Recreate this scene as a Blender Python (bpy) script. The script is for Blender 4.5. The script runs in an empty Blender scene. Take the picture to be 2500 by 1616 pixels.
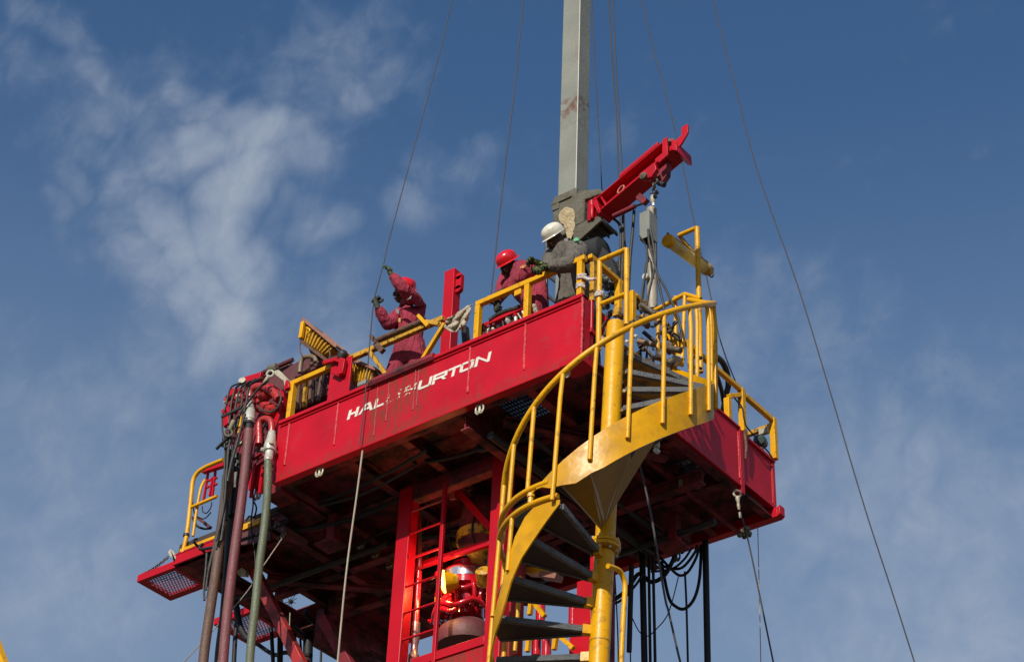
import bpy, bmesh, math, random
import numpy as np
from mathutils import Vector, Matrix, Euler
random.seed(7)
SC = bpy.context.scene
COL = SC.collection
V = Vector
# ------------------------------------------------------------------ camera
F = 4843.5
CR = V((0.77854, 0.62642, 0.03628))
yaw, pit, rol = math.radians(-38.81), math.radians(36.09), math.radians(2.573)
CD = V((math.cos(pit)*math.sin(yaw), math.cos(pit)*math.cos(yaw), math.sin(pit)))
_r = V((math.cos(yaw), -math.sin(yaw), 0)); _u = _r.cross(CD)
CR = _r*math.cos(rol)+_u*math.sin(rol); CU = -_r*math.sin(rol)+_u*math.cos(rol)
def ray(px, py): return CD+CR*((px-1250)/F)-CU*((py-808)/F)
CAM = -ray(1424, 722)*16.0
def at(px, py, x=None, y=None, z=None):
    """the point of the real plane x=, y= or z= that the photograph shows at a pixel"""
    R = ray(px, py)
    i, v = (0, x) if x is not None else ((1, y) if y is not None else (2, z))
    return CAM+R*((v-CAM[i])/R[i])
cam = bpy.data.cameras.new('camera'); co = bpy.data.objects.new('camera', cam); COL.objects.link(co)
cam.sensor_width = 36; cam.lens = F/2500*36; cam.clip_end = 6000; cam.clip_start = .1
m3 = Matrix((CR, CU, -CD)).transposed()
co.matrix_world = Matrix.Translation(CAM) @ m3.to_4x4()
SC.camera = co
# ------------------------------------------------------------------ light
SUN = V((0.22, -0.80, 0.56)).normalized()
sl = bpy.data.lights.new('sun', 'SUN'); sl.energy = 4.6; sl.angle = math.radians(.5); sl.color = (1, .94, .84)
so = bpy.data.objects.new('sun', sl); COL.objects.link(so)
so.rotation_euler = SUN.to_track_quat('Z', 'Y').to_euler()
w = bpy.data.worlds.new('World'); SC.world = w; w.use_nodes = True
nt = w.node_tree; N = nt.nodes; L = nt.links
for n in list(N): N.remove(n)
def nd(t, **k):
    n = N.new(t)
    for a, b in k.items(): setattr(n, a, b)
    return n
sky = nd('ShaderNodeTexSky', sky_type='NISHITA', sun_disc=False, sun_elevation=math.asin(SUN.z),
         sun_rotation=math.atan2(SUN.x, SUN.y) % (2*math.pi), altitude=0, air_density=1.0, dust_density=.6, ozone_density=2.2)
tc = nd('ShaderNodeTexCoord')
def math_(op, a, b=None, clamp=False):
    n = nd('ShaderNodeMath', operation=op, use_clamp=clamp)
    for i, v in enumerate((a, b)):
        if v is None: continue
        if isinstance(v, (int, float)): n.inputs[i].default_value = v
        else: L.new(v, n.inputs[i])
    return n.outputs[0]
# cirrus: soft patches of the sky that hold cloud, broken up by two noises
def cnoise(scale, det, rough, dist, stretch=(1, 1, 1), rot=(0, 0, 0)):
    mp = nd('ShaderNodeMapping'); mp.inputs['Scale'].default_value = stretch; mp.inputs['Rotation'].default_value = rot
    L.new(tc.outputs['Generated'], mp.inputs[0])
    n = nd('ShaderNodeTexNoise'); n.inputs['Scale'].default_value = scale; n.inputs['Detail'].default_value = det
    n.inputs['Roughness'].default_value = rough; n.inputs['Distortion'].default_value = dist
    L.new(mp.outputs[0], n.inputs['Vector']); return n.outputs['Fac']
warp = nd('ShaderNodeTexNoise'); warp.inputs['Scale'].default_value = 9; warp.inputs['Detail'].default_value = 3
L.new(tc.outputs['Generated'], warp.inputs['Vector'])
wv = nd('ShaderNodeVectorMath', operation='SUBTRACT'); L.new(warp.outputs['Color'], wv.inputs[0]); wv.inputs[1].default_value = (.5, .5, .5)
ws = nd('ShaderNodeVectorMath', operation='SCALE'); L.new(wv.outputs[0], ws.inputs[0]); ws.inputs['Scale'].default_value = .09
wa = nd('ShaderNodeVectorMath', operation='ADD'); L.new(tc.outputs['Generated'], wa.inputs[0]); L.new(ws.outputs[0], wa.inputs[1])
nrm = nd('ShaderNodeVectorMath', operation='NORMALIZE'); L.new(wa.outputs[0], nrm.inputs[0])
CL = [  # cloud banks (direction, angular size, strength)
 (168, 60, 75, 0.43), (185, 150, 70, 0.43), (205, 260, 75, 0.47), (195, 350, 75, 0.48), (150, 440, 75, 0.48), (110, 520, 70, 0.43), (60, 170, 90, 0.23), (240, 240, 70, 0.31),
 (475, 190, 60, .50), (520, 240, 80, .66), (570, 300, 90, .70), (500, 360, 110, .80), (620, 380, 120, .85), (700, 440, 110, .74), (600, 490, 130, .92), (410, 390, 110, .74), (300, 440, 110, .66),
 (390, 530, 120, .74), (450, 610, 110, .72), (570, 580, 130, .85), (650, 660, 110, .80), (500, 710, 110, .72), (440, 770, 100, .62), (580, 790, 120, .72), (530, 860, 120, .62), (640, 880, 100, .5), (330, 640, 120, .5), (280, 540, 110, .5),
 (500, 480, 420, .42), (560, 700, 330, .40), (190, 300, 230, .34), (860, 220, 260, .26), (870, 230, 80, .38), (940, 170, 80, .34), (760, 215, 90, .32), (690, 130, 80, .28), (800, 600, 80, .52), (860, 590, 60, .5), (720, 590, 80, .5), (1090, 400, 100, .42), (1040, 510, 100, .42), (1150, 360, 80, .3), (860, 800, 140, .42),
 (700, 950, 200, .36), (240, 1150, 300, .36), (160, 1400, 300, .36), (2250, 1400, 520, .50), (2350, 1250, 300, .45), (2050, 1100, 250, .34), (2420, 900, 240, .3), (1900, 850, 260, .26)]
tot = None
for px, py, s, k in CL:
    d = ray(px, py).normalized()
    dn = nd('ShaderNodeVectorMath', operation='DISTANCE'); L.new(nrm.outputs[0], dn.inputs[0]); dn.inputs[1].default_value = d
    mr = nd('ShaderNodeMapRange', interpolation_type='SMOOTHERSTEP'); L.new(dn.outputs['Value'], mr.inputs['Value'])
    mr.inputs['From Min'].default_value = s*1.75/F; mr.inputs['From Max'].default_value = 0
    mr.inputs['To Min'].default_value = 0; mr.inputs['To Max'].default_value = k
    tot = mr.outputs[0] if tot is None else math_('MAXIMUM', tot, mr.outputs[0])
n1 = cnoise(15, 9, .56, .35, (1, 1, 1.1)); n2 = cnoise(48, 7, .58, .5, (1, 1.3, .8), (.4, .2, .6))
nn = math_('ADD', math_('MULTIPLY', n1, .66), math_('MULTIPLY', n2, .34))
cf = math_('ADD', tot, math_('MULTIPLY', math_('SUBTRACT', nn, .5), 1.8))
mr = nd('ShaderNodeMapRange', interpolation_type='SMOOTHSTEP'); L.new(cf, mr.inputs['Value']); mr.inputs['From Min'].default_value = .04; mr.inputs['From Max'].default_value = 1.30
cf = math_('MULTIPLY', mr.outputs[0], .88, True)
mx = nd('ShaderNodeMix', data_type='RGBA'); L.new(cf, mx.inputs['Factor'])
hs = nd('ShaderNodeHueSaturation'); hs.inputs['Saturation'].default_value = 1.18; hs.inputs['Value'].default_value = 1
L.new(sky.outputs[0], hs.inputs['Color'])
sz = nd('ShaderNodeSeparateXYZ'); L.new(tc.outputs['Generated'], sz.inputs[0])
mz = nd('ShaderNodeMapRange', interpolation_type='SMOOTHSTEP'); L.new(sz.outputs[2], mz.inputs['Value']); mz.inputs['From Min'].default_value = .70; mz.inputs['From Max'].default_value = .40; mz.inputs['To Max'].default_value = .55
mv = nd('ShaderNodeMix', data_type='RGBA'); L.new(mz.outputs[0], mv.inputs['Factor']); L.new(hs.outputs[0], mv.inputs[6]); mv.inputs[7].default_value = (2.7, 3.35, 4.35, 1)
L.new(mv.outputs[2], mx.inputs[6]); mx.inputs[7].default_value = (4.1, 4.6, 5.35, 1)
bg = nd('ShaderNodeBackground'); L.new(mx.outputs[2], bg.inputs[0]); bg.inputs[1].default_value = .106
wo = nd('ShaderNodeOutputWorld'); L.new(bg.outputs[0], wo.inputs[0])
SC.view_settings.view_transform = 'Standard'; SC.view_settings.look = 'None'; SC.view_settings.exposure = 0; SC.view_settings.gamma = 1
# ------------------------------------------------------------------ materials
MATS = {}
def mat(name, col, rough=.5, metal=0, dirt=None, dirtcol=(.05, .03, .02), dscale=6, thr=(.55, .75), bump=.0, bscale=30, var=.12, emit=None, spec=.5, coat=0, streak=False, bdist=.02, bst=None):
    m = bpy.data.materials.new(name); m.use_nodes = True; t = m.node_tree; n = t.nodes; l = t.links
    b = n['Principled BSDF']; b.inputs['Roughness'].default_value = rough; b.inputs['Metallic'].default_value = metal
    b.inputs['Specular IOR Level'].default_value = spec; b.inputs['Coat Weight'].default_value = coat
    g = n.new('ShaderNodeTexCoord')
    nz = n.new('ShaderNodeTexNoise'); nz.inputs['Scale'].default_value = 3.1; nz.inputs['Detail'].default_value = 6; l.new(g.outputs['Object'], nz.inputs['Vector'])
    r = n.new('ShaderNodeMapRange'); l.new(nz.outputs['Fac'], r.inputs['Value']); r.inputs['From Min'].default_value = .3; r.inputs['From Max'].default_value = .7
    r.inputs['To Min'].default_value = 1-var; r.inputs['To Max'].default_value = 1+var
    mu = n.new('ShaderNodeVectorMath'); mu.operation = 'SCALE'; mu.inputs[0].default_value = col; l.new(r.outputs[0], mu.inputs['Scale'])
    out = mu.outputs[0]
    if dirt:
        d = n.new('ShaderNodeTexNoise'); d.inputs['Scale'].default_value = dscale; d.inputs['Detail'].default_value = 9; d.inputs['Roughness'].default_value = .68
        mp = n.new('ShaderNodeMapping'); l.new(g.outputs['Object'], mp.inputs[0]); l.new(mp.outputs[0], d.inputs['Vector'])
        if streak: mp.inputs['Scale'].default_value = (1, 1, .22)
        dr = n.new('ShaderNodeMapRange'); l.new(d.outputs['Fac'], dr.inputs['Value']); dr.inputs['From Min'].default_value = thr[0]; dr.inputs['From Max'].default_value = thr[1]
        dr.inputs['To Max'].default_value = dirt
        mi = n.new('ShaderNodeMix'); mi.data_type = 'RGBA'; l.new(dr.outputs[0], mi.inputs['Factor']); l.new(out, mi.inputs[6]); mi.inputs[7].default_value = (*dirtcol, 1)
        out = mi.outputs[2]
        rr = n.new('ShaderNodeMapRange'); l.new(dr.outputs[0], rr.inputs['Value']); rr.inputs['To Min'].default_value = rough; rr.inputs['To Max'].default_value = min(1, rough+.35)
        l.new(rr.outputs[0], b.inputs['Roughness'])
    l.new(out, b.inputs['Base Color'])
    if bump:
        bn = n.new('ShaderNodeTexNoise'); bn.inputs['Scale'].default_value = bscale; bn.inputs['Detail'].default_value = 5; l.new(g.outputs['Object'], bn.inputs['Vector'])
        
        if bst: bm_ = n.new('ShaderNodeMapping'); bm_.inputs['Scale'].default_value = bst; bm_.inputs['Rotation'].default_value = (.3,.25,.4); l.new(g.outputs['Object'], bm_.inputs[0]); l.new(bm_.outputs[0], bn.inputs['Vector']); bn.inputs['Distortion'].default_value = .8
        bb = n.new('ShaderNodeBump'); bb.inputs['Strength'].default_value = bump; bb.inputs['Distance'].default_value = bdist; l.new(bn.outputs['Fac'], bb.inputs['Height']); l.new(bb.outputs[0], b.inputs['Normal'])
    if emit:
        b.inputs['Emission Color'].default_value = (*emit[:3], 1); b.inputs['Emission Strength'].default_value = emit[3]
    MATS[name] = m; return m
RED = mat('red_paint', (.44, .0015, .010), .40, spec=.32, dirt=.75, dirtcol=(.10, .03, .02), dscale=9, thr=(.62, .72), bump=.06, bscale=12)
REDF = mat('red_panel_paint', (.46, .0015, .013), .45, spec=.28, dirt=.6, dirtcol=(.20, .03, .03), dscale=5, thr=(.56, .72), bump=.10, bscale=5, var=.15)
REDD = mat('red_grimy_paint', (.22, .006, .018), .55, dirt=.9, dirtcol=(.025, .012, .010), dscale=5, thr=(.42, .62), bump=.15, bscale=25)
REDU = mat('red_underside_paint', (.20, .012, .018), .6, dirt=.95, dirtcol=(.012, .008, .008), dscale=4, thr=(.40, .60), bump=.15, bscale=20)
SEAM = mat('scuffed_weld', (.55, .075, .08), .6, spec=.2, dirt=.6, dirtcol=(.45, .004, .02), dscale=60, thr=(.45, .6))
MAROON = mat('maroon_paint', (.10, .020, .026), .6, dirt=.8, dirtcol=(.10, .055, .03), dscale=7, thr=(.5, .7), bump=.2)
YEL = mat('yellow_paint', (.68, .335, .0), .38, spec=.32, dirt=.85, dirtcol=(.15, .07, .015), dscale=14, thr=(.55, .72), bump=.12, bscale=40)
YELW = mat('worn_yellow_paint', (.52, .27, .01), .45, dirt=.95, dirtcol=(.055, .028, .014), dscale=22, thr=(.50, .62), bump=.3, bscale=50)
YELD = mat('stair_yellow_plate', (.62, .30, .0), .36, spec=.3, dirt=.6, dirtcol=(.22, .11, .015), dscale=6, thr=(.50, .76), bump=.18, bscale=16, var=.2)
GREY = mat('mast_grey_paint', (.20, .205, .175), .55, dirt=.85, dirtcol=(.19, .13, .07), dscale=5, thr=(.56, .70), bump=.15, streak=True)
MUD = mat('muddy_steel', (.115, .108, .082), .85, dirt=.8, dirtcol=(.09, .075, .045), dscale=9, thr=(.42, .65), bump=.9, bscale=22, var=.25)
STEEL = mat('galvanised_steel', (.55, .54, .47), .42, metal=.3, dirt=.9, dirtcol=(.2, .15, .08), dscale=18, thr=(.5, .7), bump=.3, bscale=60)
PIN = mat('pale_steel', (.44, .40, .29), .5, metal=.1, dirt=.9, dirtcol=(.2, .15, .08), dscale=25, thr=(.5, .7), bump=.2)
DARK = mat('dark_steel', (.018, .016, .016), .5, dirt=.7, dirtcol=(.05, .035, .03), dscale=8, thr=(.5, .7), bump=.2)
GRATE = mat('grating_steel', (.13, .135, .14), .6, dirt=.8, dirtcol=(.04, .035, .03), dscale=20, thr=(.5, .7), bump=.9, bscale=120)
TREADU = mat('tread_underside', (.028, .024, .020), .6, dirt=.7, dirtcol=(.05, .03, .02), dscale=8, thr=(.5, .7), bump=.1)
TREADY = mat('tread_yellow_underside', (.34, .17, .010), .5, dirt=.8, dirtcol=(.05, .03, .02), dscale=8, thr=(.5, .7), bump=.1)  # yellow darkened so the shade under the upper treads sits in the colour
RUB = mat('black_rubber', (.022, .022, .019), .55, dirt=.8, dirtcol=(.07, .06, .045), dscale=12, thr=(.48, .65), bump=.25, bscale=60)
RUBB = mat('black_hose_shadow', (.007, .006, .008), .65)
HBR = mat('brown_hose', (.12, .062, .042), .6, dirt=.8, dirtcol=(.08, .055, .04), dscale=14, thr=(.5, .68), bump=.35, bscale=70, streak=True)
HMA = mat('maroon_hose', (.16, .040, .046), .55, dirt=.8, dirtcol=(.15, .10, .075), dscale=14, thr=(.5, .68), bump=.35, bscale=70, streak=True)
HGR = mat('green_hose', (.10, .12, .068), .5, dirt=.8, dirtcol=(.09, .09, .05), dscale=14, thr=(.5, .68), bump=.35, bscale=70, streak=True)
HDG = mat('dark_green_hose', (.03, .04, .032), .6, dirt=.7, dirtcol=(.05, .05, .035), dscale=14, thr=(.5, .68), bump=.3)
RUST = mat('rusty_steel', (.13, .06, .035), .7, dirt=.8, dirtcol=(.05, .03, .02), dscale=16, thr=(.45, .65), bump=.5)
WIRE = mat('wire_rope', (.055, .05, .055), .6, bump=.5, bscale=200)
ROPE = mat('pale_rope', (.42, .36, .28), .8, bump=.6, bscale=200)
GLASS = mat('lens_glass', (.08, .09, .10), .1, spec=.8)
RAG = mat('white_rag', (.44, .37, .28), .9, dirt=.7, dirtcol=(.30, .22, .14), dscale=14, thr=(.45, .7), bump=.6, bscale=40)
TAPE = mat('tape', (.62, .57, .52), .7, dirt=.9, dirtcol=(.42, .12, .05), dscale=22, thr=(.5, .62), bump=.6, bscale=60)
COV = mat('maroon_coverall', (.29, .018, .042), .85, dirt=.5, dirtcol=(.13, .03, .04), dscale=7, thr=(.5, .8), bump=.9, bscale=12, var=.22, bdist=.05, bst=(2.2,2.2,.55))
GCOV = mat('grey_coverall', (.125, .108, .088), .85, dirt=.5, dirtcol=(.05, .042, .03), dscale=7, thr=(.5, .8), bump=.9, bscale=12, var=.22, bdist=.05, bst=(2.2,2.2,.55))
SKIN = mat('dark_skin', (.085, .038, .024), .62, spec=.25, bump=.1)
HRED = mat('red_helmet', (.60, .006, .012), .22, dirt=.3, dirtcol=(.3, .02, .02), dscale=12, thr=(.6, .8), coat=.5, var=.06)
HWHT = mat('white_helmet', (.70, .66, .54), .35, dirt=.75, dirtcol=(.33, .29, .2), dscale=14, thr=(.5, .68), coat=.2)
GLV = mat('green_black_glove', (.13, .17, .02), .7, dirt=1, dirtcol=(.012, .014, .010), dscale=38, thr=(.42, .48), bump=.4)
GLVB = mat('dark_glove', (.02, .024, .016), .75, dirt=.9, dirtcol=(.14, .16, .03), dscale=34, thr=(.58, .64), bump=.4)
REFL = mat('reflective_tape', (.22, .19, .16), .5, dirt=.6, dirtcol=(.2, .15, .12), dscale=30, thr=(.5, .7))
BADGE = mat('yellow_badge', (.55, .27, .08), .7, dirt=.6, dirtcol=(.3, .06, .05), dscale=60, thr=(.45, .6))
GBADGE = mat('green_badge', (.13, .42, .2), .6)
LAMPY = mat('lit_lamp', (.8, .5, .05), .4, emit=(1, .55, .06, 9))
SPARK = mat('spark_white', (.85, .85, .85), .25)
GROUND = mat('ground_dirt', (.10, .075, .052), .95, dirt=.5, dirtcol=(.05, .04, .03), dscale=.3, thr=(.4, .7), bump=.5, bscale=3)
LAMPH = mat('floodlight_yellow', (.50, .27, .008), .5, dirt=.8, dirtcol=(.14, .065, .01), dscale=30, thr=(.52, .72), bump=.5, bscale=60)
COPPER = mat('worn_copper_edge', (.28, .12, .075), .55, dirt=.6, dirtcol=(.12, .05, .03), dscale=20, thr=(.5, .7))
# ------------------------------------------------------------------ mesh builder
class MB:
    def __init__(s): s.v = []; s.f = []; s.sm = []
    def add(s, vs, fs, smooth=False):
        o = len(s.v); s.v += [V(p) for p in vs]
        for k, f in enumerate(fs): s.f.append([i+o for i in f]); s.sm.append(smooth if isinstance(smooth, bool) else smooth[k])
        return s
    def box(s, lo, hi):
        x0, y0, z0 = lo; x1, y1, z1 = hi
        if x0 > x1: x0, x1 = x1, x0
        if y0 > y1: y0, y1 = y1, y0
        if z0 > z1: z0, z1 = z1, z0
        vs = [(x0,y0,z0),(x1,y0,z0),(x1,y1,z0),(x0,y1,z0),(x0,y0,z1),(x1,y0,z1),(x1,y1,z1),(x0,y1,z1)]
        return s.add(vs, [(0,3,2,1),(4,5,6,7),(0,1,5,4),(1,2,6,5),(2,3,7,6),(3,0,4,7)])
    def beam(s, p0, p1, w, h, up=(0,0,1), ext=0):
        p0 = V(p0); p1 = V(p1); d = (p1-p0).normalized(); up = V(up)
        if abs(d.dot(up)) > .98: up = V((1,0,0)) if abs(d.x) < .9 else V((0,1,0))
        a = d.cross(up).normalized(); b = a.cross(d)
        p0 = p0-d*ext; p1 = p1+d*ext
        vs = []
        for p in (p0, p1):
            for i, j in ((-1,-1),(1,-1),(1,1),(-1,1)): vs.append(p+a*(w/2*i)+b*(h/2*j))
        return s.add(vs, [(0,3,2,1)[::-1],(4,5,6,7)[::-1],(0,1,5,4)[::-1],(1,2,6,5)[::-1],(2,3,7,6)[::-1],(3,0,4,7)[::-1]])
    def ibeam(s, p0, p1, w, h, t=.012, up=(0,0,1)):
        p0 = V(p0); p1 = V(p1); d = (p1-p0).normalized(); up = V(up); a = d.cross(up).normalized(); b = a.cross(d)
        s.beam(p0+b*(h/2-t/2), p1+b*(h/2-t/2), w, t, up); s.beam(p0-b*(h/2-t/2), p1-b*(h/2-t/2), w, t, up)
        return s.beam(p0, p1, t, h-2*t, up)
    def tube(s, pts, r, n=8, closed=False, cap=True):
        pts = [V(p) for p in pts]; m = len(pts)
        rs = r if isinstance(r, (list, tuple)) else [r]*m
        up = None; vs = []
        for i, p in enumerate(pts):
            if closed: d = (pts[(i+1) % m]-pts[i-1]).normalized()
            else: d = (pts[min(i+1, m-1)]-pts[max(i-1, 0)]).normalized()
            if up is None:
                up = V((0,0,1)) if abs(d.z) < .9 else V((1,0,0))
            a = d.cross(up)
            if a.length < 1e-5: a = d.orthogonal()
            a.normalize(); b = a.cross(d).normalized(); up = b
            for k in range(n):
                t = 2*math.pi*k/n; vs.append(p+a*(math.cos(t)*rs[i])+b*(math.sin(t)*rs[i]))
        fs = []; sm = []
        for i in range(m if closed else m-1):
            for k in range(n):
                j = (i+1) % m; fs.append((i*n+k, j*n+k, j*n+(k+1) % n, i*n+(k+1) % n)); sm.append(True)
        if cap and not closed:
            fs.append(tuple(range(n))); sm.append(False); fs.append(tuple(range((m-1)*n, m*n))[::-1]); sm.append(False)
        return s.add(vs, fs, sm)
    def lathe(s, prof, o, ax, n=20, smooth=True):
        o = V(o); ax = V(ax).normalized(); a = ax.orthogonal().normalized(); b = ax.cross(a); vs = []
        for r, h in prof:
            for k in range(n):
                t = 2*math.pi*k/n; vs.append(o+ax*h+a*(math.cos(t)*max(r, 1e-4))+b*(math.sin(t)*max(r, 1e-4)))
        fs = []; sm = []
        for i in range(len(prof)-1):
            for k in range(n): fs.append((i*n+k, i*n+(k+1) % n, (i+1)*n+(k+1) % n, (i+1)*n+k)); sm.append(smooth)
        fs.append(tuple(range(n))[::-1]); fs.append(tuple(range((len(prof)-1)*n, len(prof)*n))); sm += [False, False]
        return s.add(vs, fs, sm)
    def cyl(s, p0, p1, r, n=16): 
        p0 = V(p0); p1 = V(p1); return s.lathe([(r, 0), (r, (p1-p0).length)], p0, p1-p0, n)
    def prism(s, poly, t):
        poly = [V(p) for p in poly]; t = V(t); n = len(poly)
        vs = poly+[p+t for p in poly]
        fs = [tuple(range(n)), tuple(range(n, 2*n))[::-1]]+[(i, i+n, (i+1) % n+n, (i+1) % n) for i in range(n)]
        return s.add(vs, fs)
    def torus(s, c, ax, R, r, n=20, m=8, sx=1.0, side=None):
        ax = V(ax).normalized(); a = V(side).normalized() if side is not None else ax.orthogonal().normalized(); b = ax.cross(a)
        return s.tube([V(c)+a*(math.cos(2*math.pi*k/n)*R*sx)+b*(math.sin(2*math.pi*k/n)*R) for k in range(n)], r, m, closed=True)
    def build(s, name, m, parent=None, bevel=0, fix=True):
        me = bpy.data.meshes.new(name); me.from_pydata([tuple(p) for p in s.v], [], s.f); me.update()
        me.polygons.foreach_set('use_smooth', s.sm)
        
        if fix:
            bm = bmesh.new(); bm.from_mesh(me); bmesh.ops.recalc_face_normals(bm, faces=bm.faces); bm.to_mesh(me); bm.free()
        me.set_sharp_from_angle(angle=math.radians(38))
        me.materials.append(m); o = bpy.data.objects.new(name, me); COL.objects.link(o)
        if parent is not None: o.parent = parent; o.matrix_parent_inverse = Matrix.Translation(-parent.location)
        if bevel:
            b = o.modifiers.new('bevel', 'BEVEL'); b.width = bevel; b.segments = 2; b.limit_method = 'ANGLE'; b.angle_limit = math.radians(50)
        return o
def tag(o, label, cat, group=None, kind=None):
    if label: o['label'] = label
    if cat: o['category'] = cat
    if group: o['group'] = group
    if kind: o['kind'] = kind
    return o
def thing(name, loc, label, cat, group=None):
    o = bpy.data.objects.new(name, None); COL.objects.link(o); o.location = V(loc); o.empty_display_size = .1
    return tag(o, label, cat, group)
def spline(pts, k=8):
    pts = [V(p) for p in pts]; out = []
    for i in range(len(pts)-1):
        p0 = pts[max(i-1, 0)]; p1 = pts[i]; p2 = pts[i+1]; p3 = pts[min(i+2, len(pts)-1)]
        for j in range(k):
            t = j/k
            out.append(.5*((2*p1)+(p2-p0)*t+(2*p0-5*p1+4*p2-p3)*t*t+(3*p1-p0-3*p2+p3)*t**3))
    out.append(pts[-1]); return out
def pl(lst, **k): return [at(a, b, **k) for a, b in lst]
def drape(lst, ax='y'):  # (px,py,depth) list
    return [at(a, b, **{ax: c}) for a, b, c in lst]
ZB = -.628
GZ = -11.6
# ------------------------------------------------------------------ ground
g = MB().add([(-3000,-3000,GZ),(3000,-3000,GZ),(3000,3000,GZ),(-3000,3000,GZ)], [(0,1,2,3)]).build('ground', GROUND, fix=False)
tag(g, None, None, kind='structure')
# ------------------------------------------------------------------ platform
pf = thing('rig_platform', (-1.7, 1.5, ZB), 'large red steel work platform seen from below, with a panelled side carrying worn white lettering', 'platform')
b = MB(); b.box((-3.31,0,ZB),(-.012,.014,0))
fp = b.build('front_panel', REDF, pf)
# worn zone of the panel: rust where the sheets rub
nt2 = None
MB().box((-3.33,-.018,-.012),(.0,.07,.022)).build('top_flange', REDF, fp, .003); MB().box((-3.31,-.012,-.045),(-.012,0,-.036)).build('top_bead', REDF, fp, .003)
MB().box((-3.31,-.014,ZB-.012),(-.012,.06,ZB+.006)).build('bottom_flange', RED, fp, .002); MB().box((-3.335,-.006,ZB+.008),(-3.31,.06,-.014)).build('end_flange', RED, fp, .002)
for (x0,y0,z1,zb) in ((708,1033,-.05,-.48),(827,984,-.05,-.48),(1149,851,-.05,-.5),(1284,792,-.04,-.5),(1423,730,-.02,-.60)):
    b = MB(); X = at(x0,y0,y=0).x; n = 26
    pts = [(X+random.uniform(-.002,.002), -.003, z1+(zb-z1)*i/n) for i in range(n+1)]
    b.tube(pts, [random.uniform(.007,.013) for _ in pts], 6); b.build('weld_seam', SEAM, fp)
for (x0,y0,z1,zb) in ((1014,925,-.02,-.45),(949,950,-.02,-.45),(917,1015,-.05,-.55),(1022,925,-.05,-.42)):
    b = MB(); X = at(x0,y0,y=0).x; b.tube([(X+random.uniform(-.003,.003), -.002, z1+(zb-z1)*i/14) for i in range(15)], [random.uniform(.003,.007) for _ in range(15)], 5); b.build('weld_seam', MATS.get('dull_weld') or mat('dull_weld', (.25,.02,.03), .6), fp)
# lettering: outline strokes cut as plates
def strokes(ch):
    A = {'H': [((0,0),(0,1)),((1,0),(1,1)),((0,.5),(1,.5))],
     'A': [((0,0),(.42,1)),((.42,1),(.62,1)),((.62,1),(1,0)),((.22,.34),(.85,.34))],
     'L': [((0,0),(0,1)),((0,0),(1,0))], 'I': [((.5,0),(.5,1))],
     'B': [((0,0),(0,1)),((0,0),(.9,0)),((0,.5),(.85,.5)),((0,1),(.85,1)),((.95,.06),(.95,.45)),((.9,.55),(.9,.94))],
     'U': [((0,.14),(0,1)),((1,.14),(1,1)),((.12,0),(.88,0)),((0,.14),(.12,0)),((1,.14),(.88,0))],
     'R': [((0,0),(0,1)),((0,1),(.88,1)),((.95,.55),(.95,.93)),((0,.46),(.88,.46)),((.55,.46),(1,0))],
     'T': [((.5,0),(.5,1)),((-.02,1),(1.02,1))],
     'O': [((0,.14),(0,.86)),((1,.14),(1,.86)),((.12,0),(.88,0)),((.12,1),(.88,1)),((0,.14),(.12,0)),((1,.14),(.88,0)),((0,.86),(.12,1)),((1,.86),(.88,1))],
     'N': [((0,0),(0,1)),((0,1),(1,0)),((1,0),(1,1))]}
    return A[ch]
def letter(b, ch, xa, xb, zc=-.272, h=.094, sl=.27, wd=.031, y=-.0035):
    w_ = xb-xa-h*sl-wd
    def q(p): x, z = p; z2 = wd*.42+z*(h-wd*.84); return xa+wd/2+x*w_+z2*sl, z2
    for k, (p, p2) in enumerate(strokes(ch)):
        (x0,z0),(x1,z1) = q(p), q(p2); dx, dz = x1-x0, z1-z0; l = math.hypot(dx,dz) or 1
        hz = abs(p[1]-p2[1]) < .01
        ww = wd*.34 if hz else wd*.50
        if hz: nx, nz, e = 0, ww, wd*.35
        else: nx, nz, e = ww, 0, 0
        ux, uz = dx/l, dz/l
        yk = y-.0006*k
        P_ = []
        for (x,z,s) in ((x0-ux*e,z0,-1),(x1+ux*e,z1,-1),(x1+ux*e,z1,1),(x0-ux*e,z0,1)):
            zz = z+nz*s
            if not hz: zz = min(max(zz + (uz*wd*.42 if (x,z)==(x1,z1) else -uz*wd*.42), 0), h) if abs(p[1]-p2[1])>.3 else zz
            P_.append((x+nx*s, yk, zc+zz))
        b.prism(P_, (0, .0025, 0))
WHP = mat('white_lettering', (.66,.60,.52), .55, dirt=.9, dirtcol=(.42,.05,.06), dscale=42, thr=(.60,.68))
WWP = bpy.data.materials.new('flaking_lettering'); WWP.use_nodes = True
t = WWP.node_tree; bs = t.nodes['Principled BSDF']; bs.inputs['Base Color'].default_value = (.62,.48,.38,1); bs.inputs['Roughness'].default_value = .7
gg = t.nodes.new('ShaderNodeTexCoord'); nz = t.nodes.new('ShaderNodeTexNoise'); nz.inputs['Scale'].default_value = 34; nz.inputs['Detail'].default_value = 6; t.links.new(gg.outputs['Object'], nz.inputs['Vector'])
rm = t.nodes.new('ShaderNodeMapRange'); rm.inputs['From Min'].default_value = .545; rm.inputs['From Max'].default_value = .56; t.links.new(nz.outputs['Fac'], rm.inputs['Value']); t.links.new(rm.outputs[0], bs.inputs['Alpha'])
b = MB(); bw = MB()
px = [('H',846.6,873),('A',873.5,911),('L',911.5,938)], [('L',940,962),('I',966,978),('B',984,1016)], [('U',1018,1052),('R',1053,1091),('T',1089,1121),('O',1120,1155),('N',1157,1196)]
def bx(p): # x on the panel of a baseline pixel
    yb = 1025-(p-846.6)*(1025-886)/(1193-846.6); return at(p, yb, y=0).x
for k, grp in enumerate(px):
    for ch, a0, a1 in grp:
        b = MB(); letter(b, ch, bx(a0), bx(a1)+.020); b.build('letter', WWP if k == 1 else WHP, fp)
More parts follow.
